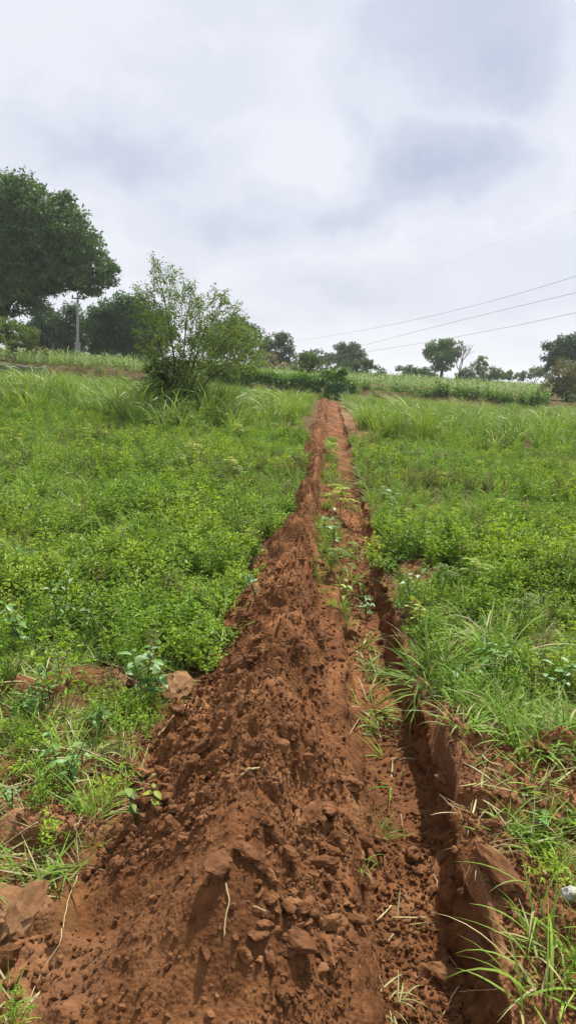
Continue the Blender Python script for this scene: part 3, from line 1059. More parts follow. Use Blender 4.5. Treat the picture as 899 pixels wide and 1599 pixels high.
x, y, s = soil_crumbs(130000, 13, 0.003, 0.016)
P = np.stack([x, y, height(x, y) + s * 0.25], 1)
scatter('soil_crumbs', crumb_protos, P, r.uniform(0, 6.28, (len(x), 3)), s, r.integers(0, 4, len(x)), 'loose red-brown soil crumbs strewn over the heap and trench floor', 'soil crumbs')


x, y, s = soil_crumbs(26000, 9, 0.009, 0.030)
k = fbm(x * 1.7, y * 1.7, octs=2, seed=49) + 0.35 * sst(-0.75, -0.4, x - xr(y)) + 0.3 * (x < xr(y) + ul(y) + .2) > np.where(y < 2.0, 0.35, 0.02)
k &= r.uniform(0, 1, len(x)) < np.where(x > xr(y) - TW - .1, 0.10, 0.30)
x, y, s = x[k], y[k], s[k]
medium_protos = [clod_mesh('small_clod_shape', 320 + k, M_clod, sub=2) for k in range(6)]
scatter('loose_clods', medium_protos, np.stack([x, y, height(x, y) + s * 0.05], 1), r.uniform(0, 6.28, (len(x), 3)), s, r.integers(0, 6, len(x)), 'countless small broken clods of red-brown soil covering the heap', 'soil clods')


def put_clod(p, size, label, group=None, mesh=None, name='soil_clod', flat=1.0, sink=0.2, rr=r):
    o = add_obj(name, mesh or clod_meshes[rr.integers(0, 10)], None, (p[0], p[1], p[2] + size * (0.45 - sink)), (rr.uniform(-.5, .5), rr.uniform(-.5, .5), rr.uniform(0, 6.28)),
                (size * rr.uniform(.9, 1.15), size * rr.uniform(.75, 1.0), size * rr.uniform(.65, .9) * flat))
    return tag(o, label, 'soil clod', group)


def px_size(px, p):
    return px * math.sqrt(p[0] ** 2 + p[1] ** 2 + (EYE - p[2]) ** 2) / FPX * 0.5


BIG = [
    (296, 1008, 40, 'large rounded clod at the tip of the left grass beside the heap'),
    (376, 1043, 30, 'dark round clod alone on the upper left slope of the heap'),
    (480, 1284, 42, 'tall dark clod leaning on the crest of the heap nearest the trench'),
    (343, 1354, 50, 'biggest clod on the front hump of the heap'),
    (388, 1338, 38, 'upright clod just right of the biggest clod on the front hump'),
    (407, 1354, 30, 'squarish clod two to the right of the biggest clod'),
    (435, 1312, 30, 'pale-sided clod behind the front hump of the heap'),
    (506, 1357, 34, 'block-shaped clod on the trench side of the front hump'),
    (465, 1480, 42, 'pale flat-faced clod on the lower trench side of the heap'),
    (508, 1492, 42, 'large clod directly right of the pale flat-faced clod'),
    (455, 1414, 26, 'grey-faced clod above the pale flat-faced clod'),
    (313, 1168, 28, 'wedge-shaped clod alone on the left slope of the heap'),
    (437, 1167, 32, 'clod half buried in the middle of the heap'),
    (440, 1550, 24, 'clod near the bottom edge of the picture below the pale clod'),
    (322, 1497, 24, 'small lone clod on the smooth soil in front of the hump'),
    (385, 1493, 22, 'clod with flat top right of the lone small clod on smooth soil'),
    (272, 1295, 30, 'dark clod among the crumbs behind the left weed seedling'),
    (245, 1146, 32, 'brown clod at the left foot of the heap under the bushy weed'),
    (192, 1196, 34, 'pale clod in the row along the left foot of the heap'),
    (222, 1212, 26, 'clod with a dark hollow in the row along the left foot'),
    (12, 1500, 34, 'dark clod at the far left bottom below the earth ledge'),
    (24, 1527, 26, 'lower of the two clods at the far left bottom'),
    (640, 1338, 26, 'clod on the trench floor with small crumbs around it'),
    (645, 1312, 20, 'smaller clod on the trench floor just behind the other'),
    (703, 1530, 42, 'dark hollow clod on the trench floor near the bottom edge'),
    (612, 1486, 24, 'clod stuck on the left trench wall near the bottom'),
    (548, 995, 26, 'pointed clod between the heap and the grassy berm'),
    (520, 1320, 40, 'broad clod overhanging the trench side of the heap'),
    (548, 1228, 34, 'rough clod above a dark gap on the trench side of the heap'),
    (510, 1268, 36, 'clod right of the tall dark leaning clod'),
    (345, 1012, 22, 'small clod in the pale scrape left of the heap'),
    (280, 1115, 34, 'flat slab of soil on the left slope below the pale lump'),
    (770, 1290, 24, 'clod on the soil spread right of the trench'),
    (690, 1232, 22, 'clod on the right lip of the trench'),
    (845, 1175, 30, 'clod at the grass edge right of the trench'),
]
for px, py, sz, lab in BIG:
    p = surf(px, py)
    put_clod(p, px_size(sz, p) * 1.05, lab)
p = surf(275, 1085)
put_clod(p, px_size(58, p), 'pale smooth lump of crusted soil left of the heap beside the bushy weed', mesh=clod_mesh('lump_shape', 407, M_crust, ang=.25), name='earth_lump', flat=1.0)
p = surf(38, 1422)
put_clod(p, px_size(66, p), 'broad crusted earth ledge at the left edge with a dark undercut', mesh=clod_mesh('ledge_shape', 406, M_crust, ang=.25), name='earth_ledge', flat=.8, sink=.5)
p = surf(278, 1058)
put_clod(p, px_size(22, p), 'small pale flake of soil above the crusted lump', mesh=clod_mesh('flake_shape', 402, M_crust), name='earth_lump', flat=.6)
p = surf(780, 1370)
put_clod(p, px_size(75, p), 'rounded crusted lump on the right lip of the trench by the long grass', mesh=clod_mesh('lip_shape', 408, M_clod, ang=.3), name='earth_lump', flat=.7)
p = surf(889, 1412)
o = add_obj('stone', clod_mesh('stone_shape', 404, M_stone), None, (p[0], p[1], p[2] + 0.035), (.2, .1, .4), (.035, .03, .027))
tag(o, 'white stone at the right edge behind the long grass', 'stone')

ZONES = [  # photo region, count, size range, label
    ((400, 1275, 590, 1525), 88, (13, 32), 'one of the clods tumbled down the trench side of the heap', 'clods on the trench side of the heap'),
    ((200, 1245, 330, 1340), 44, (9, 20), 'one of the small clods gathered behind the front hump on the left', 'small clods left behind the front hump'),
    ((140, 1090, 300, 1235), 24, (9, 19), 'one of the clods lining the left foot of the heap by the weeds', 'clods along the left foot of the heap'),
    ((0, 1440, 110, 1595), 20, (8, 18), 'one of the small clods in the bottom left corner', 'clods in the bottom left corner'),
    ((620, 1200, 735, 1590), 26, (6, 15), 'one of the small clods lying on the trench floor', 'small clods on the trench floor'),
    ((700, 1180, 899, 1330), 34, (7, 16), 'one of the small clods on the soil spread right of the trench', 'clods right of the trench'),
    ((370, 860, 560, 1060), 26, (9, 20), 'one of the clods on the distant rise of the heap', 'clods on the far rise of the heap'),
]
MARKS = [(296, 1008, 'the large rounded clod at the grass tip'), (376, 1043, 'the dark round clod high on the heap'), (480, 1284, 'the tall dark leaning clod'), (343, 1354, 'the biggest clod on the front hump'),
         (506, 1357, 'the block-shaped clod by the trench'), (465, 1480, 'the pale flat-faced clod'), (313, 1168, 'the wedge-shaped clod on the left slope'), (437, 1167, 'the half-buried clod mid-heap'),
         (212, 1270, 'the young round-leaved seedling'), (192, 1196, 'the pale clod at the left foot'), (60, 1500, 'the earth ledge at bottom left'), (640, 1338, 'the larger clod on the trench floor'),
         (703, 1530, 'the dark hollow clod in the trench'), (660, 1220, 'the thin blades on the trench wall'), (548, 995, 'the pointed clod by the berm'), (770, 1290, 'the largest clod right of the trench'),
         (838, 1280, 'the tiny two-leaved seedling'), (840, 1185, 'the dense low grass clump on the right'), (275, 1085, 'the pale crusted lump'), (455, 900, 'the distant crest of the heap'), (228, 1080, 'the bushy broad-leaved weed'),
         (400, 1420, 'the tiny straw on the front slope'), (560, 1345, 'the grey-green wisps on the trench side'), (590, 1290, 'the fresh grass tuft on the trench wall'), (710, 1215, 'the clod on the right trench lip')]
ORD = ['nearest', 'second', 'third', 'fourth', 'fifth', 'sixth', 'seventh', 'eighth', 'ninth', 'tenth', 'eleventh', 'twelfth', 'thirteenth', 'fourteenth', 'fifteenth', 'sixteenth', 'seventeenth', 'eighteenth', 'nineteenth', 'twentieth', 'twenty-first', 'twenty-second', 'twenty-third', 'twenty-fourth', 'twenty-fifth']
recs = []
for (x0, y0, x1, y1), cnt, (s0, s1), lab, grp in ZONES:
    for k in range(cnt):
        cx_, cy_ = r.uniform(x0, x1), r.uniform(y0, y1)
        p = surf(cx_, cy_)
        sz = s0 + (s1 - s0) * r.uniform() ** 1.8
        o = put_clod(p, px_size(sz, p), lab, grp)
        mk = min(MARKS, key=lambda q: (q[0] - cx_) ** 2 + (q[1] - cy_) ** 2)
        dx, dy = cx_ - mk[0], cy_ - mk[1]
        side = ('right of' if dx > 0 else 'left of') if abs(dx) > abs(dy) else ('below' if dy > 0 else 'above')
        recs.append(((mk[2], side), dx * dx + dy * dy, o))
for key in sorted(set(q[0] for q in recs)):
    row = sorted([q for q in recs if q[0] == key], key=lambda q: q[1])
    for k, (_, _, o) in enumerate(row):
        o['label'] = ('%s small clod %s %s' % (ORD[min(k, 24)], key[1], key[0]))

# ------------------------------------------------------------------ trees
def limb(a, b, r0, r1, r, bend=0.15, n=6, sides=6):
    a, b = np.asarray(a, float), np.asarray(b, float)
    t = np.linspace(0, 1, n)[:, None]
    ln = np.linalg.norm(b - a)
    off = r.normal(size=3) * bend * ln
    P = a + (b - a) * t + off * (t * (1 - t)) * 2 + np.array([0, 0, 0.12 * ln]) * (t * (1 - t))
    return P, tube(P, np.linspace(r0, r1, n), sides, cap=False)


def tree(name, label, d, base_px, lobes, mat, leaf=0.16, dens=1.0, trunk_r=0.25, seed=0, group=None, cat='tree', bark=None, fork=0.35, sub=None, hang=0.0, vis=0.6, low=None):
    """lobes: (px, py, r_px[, r_py]) in the photo at distance d; each becomes a leafy lobe with its own depth"""
    r = np.random.default_rng(900 + seed)
    b = at(base_px[0], base_px[1], d)
    b[2] = float(height(np.array([b[0]]), np.array([b[1]]), False)[0]) - 0.05
    k = d / FPX
    dens = dens * (1.4 if d > 85 else 1.0)
    root = empty(name, b)
    tag(root, label, cat, group)
    wood = MB()
    LV, LF, n0 = [], [], 0
    cs = []
    for lb in lobes:
        px, py, rx = lb[:3]
        rz = lb[3] if len(lb) > 3 else rx
        c = at(px, py, d)
        c[1] += r.uniform(-.5, .5) * rx * k * 1.2
        cs.append((c, rx * k, rz * k))
    mean = np.mean([c for c, _, _ in cs], 0)
    f = b + (np.array([mean[0], mean[1], mean[2]]) - b) * fork
    f[0] = b[0] + (mean[0] - b[0]) * 0.4
    _, tb = limb(b + [0, 0, -.2], f, trunk_r * 1.25, trunk_r * .8, r, .05, 7, 8)
    wood.add(tb[0] - b, tb[1])
    for c, rx, rz in cs:
        Pl, tb = limb(f, c, trunk_r * .36, trunk_r * .08, r, .12)
        wood.add(tb[0] - b, tb[1])
        ns = sub or int(np.clip(24 * (rx / k / 22) ** 1.5, 12, 110))
        q = rdir(ns, r, -0.75, 1.0) * (r.uniform(.25, 1.5, ns) ** 0.5)[:, None]
        q = c + q * np.array([rx, rx, rz])
        cr = (0.40 if rx / k < 32 else 0.30) * min(rx, rz) * r.uniform(.7, 1.35, ns)
        for s_ in range(ns):
            if s_ % 4 == 0:
                _, tb = limb(Pl[r.integers(2, 6)], q[s_], trunk_r * .14, trunk_r * .03, r, .12, 5, 4)
                wood.add(tb[0] - b, tb[1])
            m = int(dens * 26 * (cr[s_] / leaf) ** 1.7) + 12
            g = rdir(m, r) * (r.uniform(0, 1, m) ** 0.45)[:, None] * cr[s_] * np.array([1.15, 1.15, .8])
            P = q[s_] + g
            P[:, 2] -= hang * r.uniform(0, 1, m) ** 2
            D = norm(g + 0.6 * cr[s_] * r.normal(size=(m, 3)) + np.array([0, 0, -.35 * cr[s_]]))
            Nn = norm(g / cr[s_] * 1.1 + np.array([0, 0, .5]) + 0.4 * r.normal(size=(m, 3)))
            ll = leaf * r.uniform(.6, 1.3, m)
            V, F = leaves(P - b, D, Nn, ll, ll * .55, .15)
            LV.append(V)
            LF.append(F + n0)
            n0 += len(V)
    add_obj('trunk', wood.mesh('trunk', [bark or M_bark], smooth=True), root)
    add_obj('crown', mesh_np('crown', np.concatenate(LV), np.concatenate(LF), mat), root)
    return root


tree('neem_tree', 'huge dark spreading tree filling the left edge behind the pole', 56, (-15, 560),
     [(70, 440, 34, 22), (30, 440, 40, 30), (110, 412, 24, 20), (138, 452, 12, 12), (-20, 350, 60), (30, 325, 38), (75, 340, 34, 30), (110, 355, 34, 30), (125, 390, 34, 28), (150, 425, 28, 22), (60, 385, 52, 40), (10, 400, 60, 50), (85, 430, 26, 14), (20, 455, 42, 32), (-60, 420, 70),
      (140, 440, 22, 16), (42, 306, 22, 16), (0, 302, 28, 16), (100, 318, 16, 14), (168, 435, 13, 9), (120, 438, 12, 14), (-70, 360, 56), (138, 372, 12, 9), (150, 398, 12, 9), (104, 306, 8, 7), (176, 420, 8, 6), (62, 297, 10, 7), (20, 284, 12, 7), (148, 455, 10, 6), (40, 480, 20, 12), (5, 488, 20, 14)],
     M_neem, leaf=0.27, dens=0.62, trunk_r=0.42, seed=1, fork=.6)
tree('round_tree', 'dark round tree just behind the concrete pole', 74, (90, 552), [(75, 510, 26, 30), (100, 505, 26, 26), (112, 525, 19, 24), (88, 535, 30, 20), (62, 528, 22, 24), (120, 510, 12, 18), (90, 549, 34, 9)], M_darktree, leaf=.25, dens=.9, trunk_r=.35, seed=2)
tree('dense_tree', 'dense dark green tree between the pole and the slender sapling', 66, (190, 556),
     [(185, 497, 32, 30), (165, 515, 26, 28), (212, 500, 32, 28), (195, 530, 46, 26), (158, 538, 16, 18), (238, 520, 28, 30), (205, 482, 24, 16), (190, 551, 40, 9), (225, 549, 26, 9), (158, 550, 16, 8)], M_darktree, leaf=.24, dens=1.0, trunk_r=.4, seed=3)
tree('hazy_tree', 'small pale hazy tree low beside the foot of the pole', 120, (140, 554), [(138, 542, 10, 8), (148, 546, 10, 7), (128, 547, 8, 6)], M_bush, leaf=.34, dens=.8, trunk_r=.15, seed=4)
tree('half_hidden_tree', 'green tree partly hidden behind the right side of the sapling', 62, (375, 566), [(368, 520, 20, 20), (385, 528, 20, 22), (350, 530, 26, 26), (392, 548, 15, 18), (375, 508, 12, 10), (330, 545, 24, 20)], M_darktree, leaf=.24, dens=.8, trunk_r=.3, seed=5)
tree('leafy_tree', 'bushy green tree right of the sapling with two rounded tops', 92, (435, 572), [(422, 540, 14, 14), (443, 535, 13, 13), (448, 553, 12, 14), (428, 557, 14, 12), (412, 545, 9, 14), (438, 526, 8, 6), (430, 566, 18, 8), (452, 566, 12, 8)], M_bush, leaf=.30, dens=.9, trunk_r=.3, seed=6)
tree('grey_green_bush', 'round grey-green bush below the bushy two-topped tree', 60, (418, 578), [(405, 568, 15, 9), (420, 566, 16, 10), (434, 569, 12, 8), (450, 572, 12, 7)], M_olive, leaf=.18, dens=.9, trunk_r=.1, seed=7, cat='bush')
tree('feathery_shrub', 'feathery olive shrub with a dark foot left of the trench end', 47, (479, 600), [(480, 566, 16, 14), (470, 572, 10, 12), (491, 572, 11, 12), (480, 585, 10, 10), (476, 556, 8, 7)], M_bush, leaf=.14, dens=.7, trunk_r=.08, seed=8, cat='shrub')
tree('domed_tree', 'domed blue-green tree standing above the end of the trench', 118, (543, 576), [(542, 552, 18, 13), (525, 558, 13, 10), (560, 560, 13, 12), (542, 564, 24, 9), (535, 545, 10, 7), (551, 545, 10, 7)], M_neem, leaf=.36, dens=1.0, trunk_r=.4, seed=9)
tree('low_tree', 'low rounded tree left of the domed tree', 112, (490, 576), [(485, 558, 15, 9), (500, 560, 11, 9), (478, 564, 10, 8), (466, 568, 12, 8), (508, 566, 10, 8)], M_bush, leaf=.34, dens=.9, trunk_r=.2, seed=10)
tree('thicket', 'green thicket sloping down right of the domed tree', 80, (565, 585), [(548, 574, 14, 10), (566, 576, 14, 10), (583, 579, 13, 8), (594, 584, 7, 5), (530, 573, 14, 9), (512, 576, 14, 9), (573, 568, 8, 7)], M_bush, leaf=.22, dens=.9, trunk_r=.1, seed=11, cat='thicket')
tree('distant_bush', 'small dark bush leftmost in the row left of the heart-shaped tree', 112, (634, 590), [(630, 579, 8, 8), (640, 579, 8, 7), (634, 586, 9, 5)], M_darktree, leaf=.3, dens=.8, trunk_r=.12, seed=12, cat='bush')
tree('distant_bush', 'wider dark bush next to the heart-shaped tree', 112, (663, 592), [(655, 581, 9, 7), (668, 580, 10, 7), (663, 588, 14, 5), (676, 586, 7, 5)], M_darktree, leaf=.3, dens=.8, trunk_r=.12, seed=13, cat='bush')
tree('heart_shaped_tree', 'heart-shaped dark tree on a short trunk under the power lines', 100, (690, 592),
     [(677, 544, 14, 12), (702, 543, 14, 12), (690, 553, 21, 14), (690, 565, 15, 12), (691, 575, 8, 7), (668, 549, 7, 8), (711, 551, 7, 9), (690, 536, 12, 7)], M_neem, leaf=.3, dens=.95, trunk_r=.24, seed=14, fork=.45)
tree('distant_bush', 'small green bush at the foot of the bare tree', 96, (724, 594), [(722, 584, 8, 8), (731, 587, 7, 6), (716, 588, 6, 5)], M_bush, leaf=.25, dens=.8, trunk_r=.1, seed=15, cat='bush')
tree('sparse_tree', 'sparse ragged little tree right of the bare tree', 98, (745, 594), [(753, 562, 7, 5), (746, 571, 8, 6), (740, 579, 8, 6), (751, 579, 7, 6), (745, 588, 9, 5), (757, 569, 4, 3)], M_bush, leaf=.24, dens=.55, trunk_r=.1, seed=16)
tree('spreading_bush', 'spreading olive bush in the middle of the right horizon', 92, (772, 596), [(766, 583, 12, 9), (781, 584, 12, 8), (797, 588, 11, 7), (757, 590, 9, 6), (775, 590, 22, 5)], M_bush, leaf=.25, dens=.9, trunk_r=.1, seed=17, cat='bush')
tree('distant_tree', 'hazy pale low tree between the spreading bush and the right-hand tree', 130, (835, 594), [(822, 584, 9, 6), (838, 580, 13, 8), (850, 582, 9, 8), (811, 588, 8, 5)], M_bush, leaf=.38, dens=.9, trunk_r=.2, seed=18)
tree('right_tree', 'large dark tree cut off by the right edge', 86, (892, 590), [(880, 548, 20, 17), (900, 545, 22, 18), (866, 562, 14, 14), (885, 568, 24, 12), (915, 565, 24, 20), (858, 572, 7, 7), (890, 534, 12, 8)], M_neem, leaf=.28, dens=.95, trunk_r=.35, seed=19)
tree('olive_bush', 'dense olive-brown bush at the right edge above the hedge', 50, (885, 625), [(868, 600, 18, 20), (890, 590, 24, 20), (880, 612, 28, 14), (912, 600, 22, 26), (858, 610, 10, 14)], M_olive, leaf=.15, dens=1.0, trunk_r=.12, seed=20, cat='bush')
tree('bright_shrub_tree', 'bright yellow-green small tree at the left edge below the huge tree', 47, (25, 552), [(12, 515, 20, 15), (38, 522, 18, 13), (24, 535, 26, 12), (50, 533, 10, 8), (-8, 525, 20, 18), (5, 503, 14, 9)], M_brighttree, leaf=.17, dens=.8, trunk_r=.1, seed=21)
tree('pale_fringe_bush', 'low pale bush under the bright small tree by the wall', 49, (70, 556), [(62, 548, 12, 6), (80, 551, 12, 5), (48, 549, 8, 5)], M_olive, leaf=.15, dens=.8, trunk_r=.05, seed=22, cat='bush')
tree('round_dark_shrub', 'round dark shrub standing right at the end of the trench', 41.5, (522, 624), [(523, 611, 14, 11), (515, 606, 9, 9), (532, 608, 9, 9), (523, 617, 13, 7)], M_darktree, leaf=.13, dens=1.0, trunk_r=.05, seed=23, cat='shrub')
tree('broad_leaf_shrub', 'dark broad-leaved shrub behind the round shrub at the trench end', 43.5, (524, 612), [(512, 588, 9, 8), (528, 592, 9, 9), (540, 600, 11, 9), (548, 608, 10, 9), (505, 595, 9, 8), (533, 582, 5, 6)], M_hedge, leaf=.28, dens=.8, trunk_r=.06, seed=24, cat='shrub')


def hedge(name, label, pts, mat, leaf, n, seed, thick=0.7):
    """pts: (px, py_top, py_bottom, distance)"""
    r = np.random.default_rng(seed)
    top = np.array([at(p[0], p[1], p[3]) for p in pts])
    bot = np.array([at(p[0], p[2], p[3]) for p in pts])
    b = bot[0].copy()
    root = empty(name, b)
    tag(root, label, 'hedge')
    m = int(n / 22)
    t = r.uniform(0, len(pts) - 1, m)
    i = np.minimum(t.astype(int), len(pts) - 2)
    f = (t - i)[:, None]
    T = top[i] * (1 - f) + top[i + 1] * f
    B = bot[i] * (1 - f) + bot[i + 1] * f
    h = r.uniform(0, 1, m)[:, None] ** 0.8
    C = B + (T - B) * h * (0.85 + 0.35 * fbm(t * 9, t * 0, octs=3, seed=seed)[:, None])
    C[:, 1] += thick * r.uniform(-.7, .7, m) * (1.1 - 0.5 * h[:, 0])
    C = np.repeat(C, 22, 0)
    k = len(C)
    g = rdir(k, r) * 0.26 * (r.uniform(0, 1, (k, 1)) ** .5)
    D = norm(g + 0.1 * r.normal(size=(k, 3)))
    Nn = norm(np.array([0, 0, 1.0]) + g * 2 + 0.5 * r.normal(size=(k, 3)))
    ll = leaf * r.uniform(.6, 1.3, k)
    add_obj('foliage', mesh_np('foliage', *leaves(C + g - b, D, Nn, ll, ll * .5, .15), mat), root)
    w = MB()
    for q in range(14):
        j = q * (m // 14) * 22
        w.add(*tube(np.array([B[q * (m // 14)] + [0, 0, -.1], C[j] + [0, 0, .1]]) - b, [.03, .015], 5, cap=False))
    add_obj('stem', w.mesh('stem', M_bark), root)
    return root


hedge('hedge', 'long dark green hedge on the bank right of the trench end', [(552, 602, 628, 45.5), (640, 606, 631, 45.8), (740, 612, 635, 46), (850, 619, 640, 46)], M_hedge, .2, 15000, 5)
hedge('hedge', 'low dark green growth along the bank left of the trench end', [(325, 577, 590, 43.5), (400, 581, 594, 43.5), (500, 590, 606, 43.8)], M_hedge, .2, 7000, 6, .5)

# mud wall at the left
r = np.random.default_rng(130)
w0, w1 = at(-40, 570, 41.5), at(82, 576, 43)
n = 46
t = np.linspace(0, 1, n)
C = w0[None] * (1 - t[:, None]) + w1[None] * t[:, None]
zt = 0.85 + 0.10 * fbm(t * 9, t * 0, octs=3, seed=3) - 0.5 * sst(.9, 1.0, t)
prof = [(-.22, -.3), (-.2, .5), (-.15, .92), (0, 1.0), (.15, .93), (.2, .5), (.22, -.3)]
V = np.concatenate([np.stack([C[:, 0], C[:, 1] + a + 0.04 * fbm(t * 30, t * 0 + a * 9, octs=2, seed=9), zt * hgt], 1) for a, hgt in prof])
k = len(prof)
F = np.array([[q * n + i, q * n + i + 1, (q + 1) * n + i + 1, (q + 1) * n + i] for q in range(k - 1) for i in range(n - 1)])
tag(add_obj('field_wall', mesh_np('field_wall', V, F, M_wall, smooth=True)), 'low greyish mud wall at the left edge beneath the bright small tree', 'wall')

# bare tree
def bare_tree(d, base, top_px, label):
    r = np.random.default_rng(77)
    b = at(base[0], base[1], d)
    b[2] = float(height(np.array([b[0]]), np.array([b[1]]), False)[0])
    H = at(top_px[0], top_px[1], d)[2] - b[2]
    root = empty('bare_tree', b)
    tag(root, label, 'tree')
    tr, br = MB(), MB()

    def grow(p, dr, ln, rad, lv):
        q = p + dr * ln
        mid = (p + q) / 2 + r.normal(size=3) * ln * .05
        (tr if lv == 0 else br).add(*tube(np.array([p, mid, q]), [rad, rad * .85, rad * .65], 5, cap=False))
        if lv < 4:
            for j in range(3 if lv < 3 else 2):
                nd = norm((dr + r.normal(size=3) * np.array([.42, .42, .25]) + np.array([0, 0, .35]))[None])[0]
                grow(q if j else mid + (q - mid) * r.uniform(.3, 1), nd, ln * r.uniform(.62, .85), rad * .62, lv + 1)
    grow(np.zeros(3), np.array([.05, 0, 1.0]), H * .32, .12, 0)
    add_obj('trunk', tr.mesh('trunk', M_greybark), root)
    add_obj('branches', br.mesh('branches', M_greybark), root)


bare_tree(98, (715, 592), (722, 531), 'leafless grey tree beside the heart-shaped tree')


# slender sapling in the tall grass
def sapling(d, base_px):
    r = np.random.default_rng(55)
    b = at(base_px[0], base_px[1], d)
    b[2] = float(height(np.array([b[0]]), np.array([b[1]]), False)[0])
    root = empty('sapling', b)
    tag(root, 'slender light-leaved sapling with a dark shrubby foot in the tall grass', 'tree')
    tr, br = MB(), MB()
    LP, LD = [], []

    k = d / FPX
    # main stems aim at crown points, twigs fill the airy outline
    for tx, ty, rad, dy in [(243, 412, .035, .1), (300, 440, .032, -.3), (345, 475, .03, .3), (398, 545, .03, 0), (212, 455, .025, -.2), (370, 520, .025, -.5), (320, 500, .02, -.6)]:
        tip = at(tx, ty, d + dy * 2) - b
        st = np.array([r.normal(0, .10), r.normal(0, .1), 0])
        t = np.linspace(0, 1, 9)[:, None]
        P = st * (1 - t) ** 2 + 2 * t * (1 - t) * np.array([tip[0] * .25, tip[1] * .25, tip[2] * .62]) + tip * t * t + r.normal(size=(9, 3)) * .04 * t
        tr.add(*tube(P, np.linspace(rad, rad * .2, 9), 6, cap=False))
    cl = []
    poly = list(zip([240, 262, 300, 352, 378, 408, 412, 396, 325, 305, 228, 214, 228, 200, 216, 238], [398, 416, 440, 462, 500, 535, 565, 584, 588, 628, 628, 520, 480, 440, 452, 445]))

    def inside(px, py):
        c = False
        for (x1, y1), (x2, y2) in zip(poly, poly[1:] + poly[:1]):
            if (y1 > py) != (y2 > py) and px < (x2 - x1) * (py - y1) / (y2 - y1) + x1:
                c = not c
        return c
    while len(cl) < 660:
        px, py = r.uniform(195, 415), r.uniform(396, 630)
        if inside(px, py) and r.uniform() < np.interp(py, [400, 470, 560], [.3, .6, 1.0]):
            hw = np.interp(py, [400, 480, 560], [.15, .9, 1.3])
            cl.append(at(px, py, d) - b + np.array([0, r.uniform(-1, 1) * hw, 0]))
    hub = np.array([0, 0, .9])
    for c in cl:
        dr = norm((c - hub) * np.array([[1.0, 1.0, .45]]) + r.normal(size=(1, 3)) * .75)[0]
        ln = r.uniform(.2, .42)
        t = np.linspace(-.7, .7, 5)[:, None]
        P = c + dr * ln * t + np.array([0, 0, -.06]) * t * t
        br.add(*tube(P, [.007, .006, .005, .004, .002], 3, cap=False))
        m = r.integers(20, 40)
        tt = r.uniform(-.6, .8, m)[:, None]
        LP.append(c + dr * ln * tt + r.normal(size=(m, 3)) * .035)
        LD.append(norm(dr[None] * .4 + r.normal(size=(m, 3)) * .8))
    P, D = np.concatenate(LP), np.concatenate(LD)
    m = len(P)
    ll = r.uniform(.045, .09, m)
    add_obj('stem', tr.mesh('stem', M_bark, smooth=True), root)
    add_obj('twigs', br.mesh('twigs', M_bark), root)
    add_obj('crown', mesh_np('crown', *leaves(P, D, np.array([0, 0, 1.0]) + .6 * r.normal(size=(m, 3)), ll, ll * .5, .15), M_sapling), root)
    # dark dense foot
    C, rx = [], []
    for px, py, w, hgt in [(262, 600, 26, 42), (285, 592, 20, 38), (245, 588, 16, 28), (275, 620, 34, 24), (300, 618, 14, 20)]:
        c = at(px, py, d) - b
        q = rdir(60, r) * (r.uniform(0, 1, (60, 1)) ** .4)
        C.append(c + q * np.array([w * k, w * k, hgt * k]))
    C = np.concatenate(C)
    C = np.repeat(C, 30, 0) + rdir(len(C) * 30, r) * (.17 * r.uniform(0, 1, (len(C) * 30, 1)) ** .5)
    C = C[C[:, 2] > 0.0]
    m = len(C)
    ll = r.uniform(.05, .1, m)
    add_obj('lower_foliage', mesh_np('lower_foliage', *leaves(C, rdir(m, r, -.6, .8), np.array([0, 0, 1.0]) + .7 * r.normal(size=(m, 3)), ll, ll * .5, .15), M_shrubdark), root)
    return m


sapling(19.5, (277, 645))

# ------------------------------------------------------------------ pole and power lines
def pole(px, top_py, d, label, top_w=0.17):
    t = at(px, top_py, d)
    z0 = float(height(np.array([t[0]]), np.array([t[1]]), False)[0])
    H = t[2] - z0
    root = empty('power_pole', (t[0], t[1], z0))
    tag(root, label, 'pole')
    mb = MB()
    w0, w1 = .105, top_w * .38
    V = [[sx * w, sy * w * .8, z] for z, w in ((-.3, w0), (H, w1)) for sx, sy in ((-1, -1), (1, -1), (1, 1), (-1, 1))]
    mb.add(V, [[0, 1, 5, 4], [1, 2, 6, 5], [2, 3, 7, 6], [3, 0, 4, 7], [4, 5, 6, 7]])
    add_obj('shaft', mb.mesh('shaft', M_concrete), root)
    add_obj('sleeve', MB().add(*box((0, 0, 1.15), (.30, .26, .6))).add(*box((0, 0, 1.5), (.34, .3, .1))).mesh('sleeve', M_concrete), root)
    mb = MB()
    mb.add(*tube([[-.4, -.1, H - .1], [0, -.1, H - .1], [.4, -.1, H - .1]], .04, 5))
    add_obj('crossarm', mb.mesh('crossarm', M_iron), root)
    ins = MB().add(*tube([[0, 0, 0], [0, 0, .06], [0, 0, .07], [0, 0, .13], [0, 0, .14], [0, 0, .2]], [.03, .08, .04, .08, .04, .03], 8)).mesh('insulator', M_porcelain)
    for x_, z_ in ((-.36, H - .06), (0, H), (.36, H - .06)):
        add_obj('insulator', ins, root, (x_, 0, z_))
    return root, np.array([t[0], t[1], z0 + H])


_, pt = pole(122, 464, 52, 'grey concrete power pole in front of the huge left tree')
_, pt2 = pole(395, 541, 142, 'distant concrete pole hidden among the trees right of the sapling')

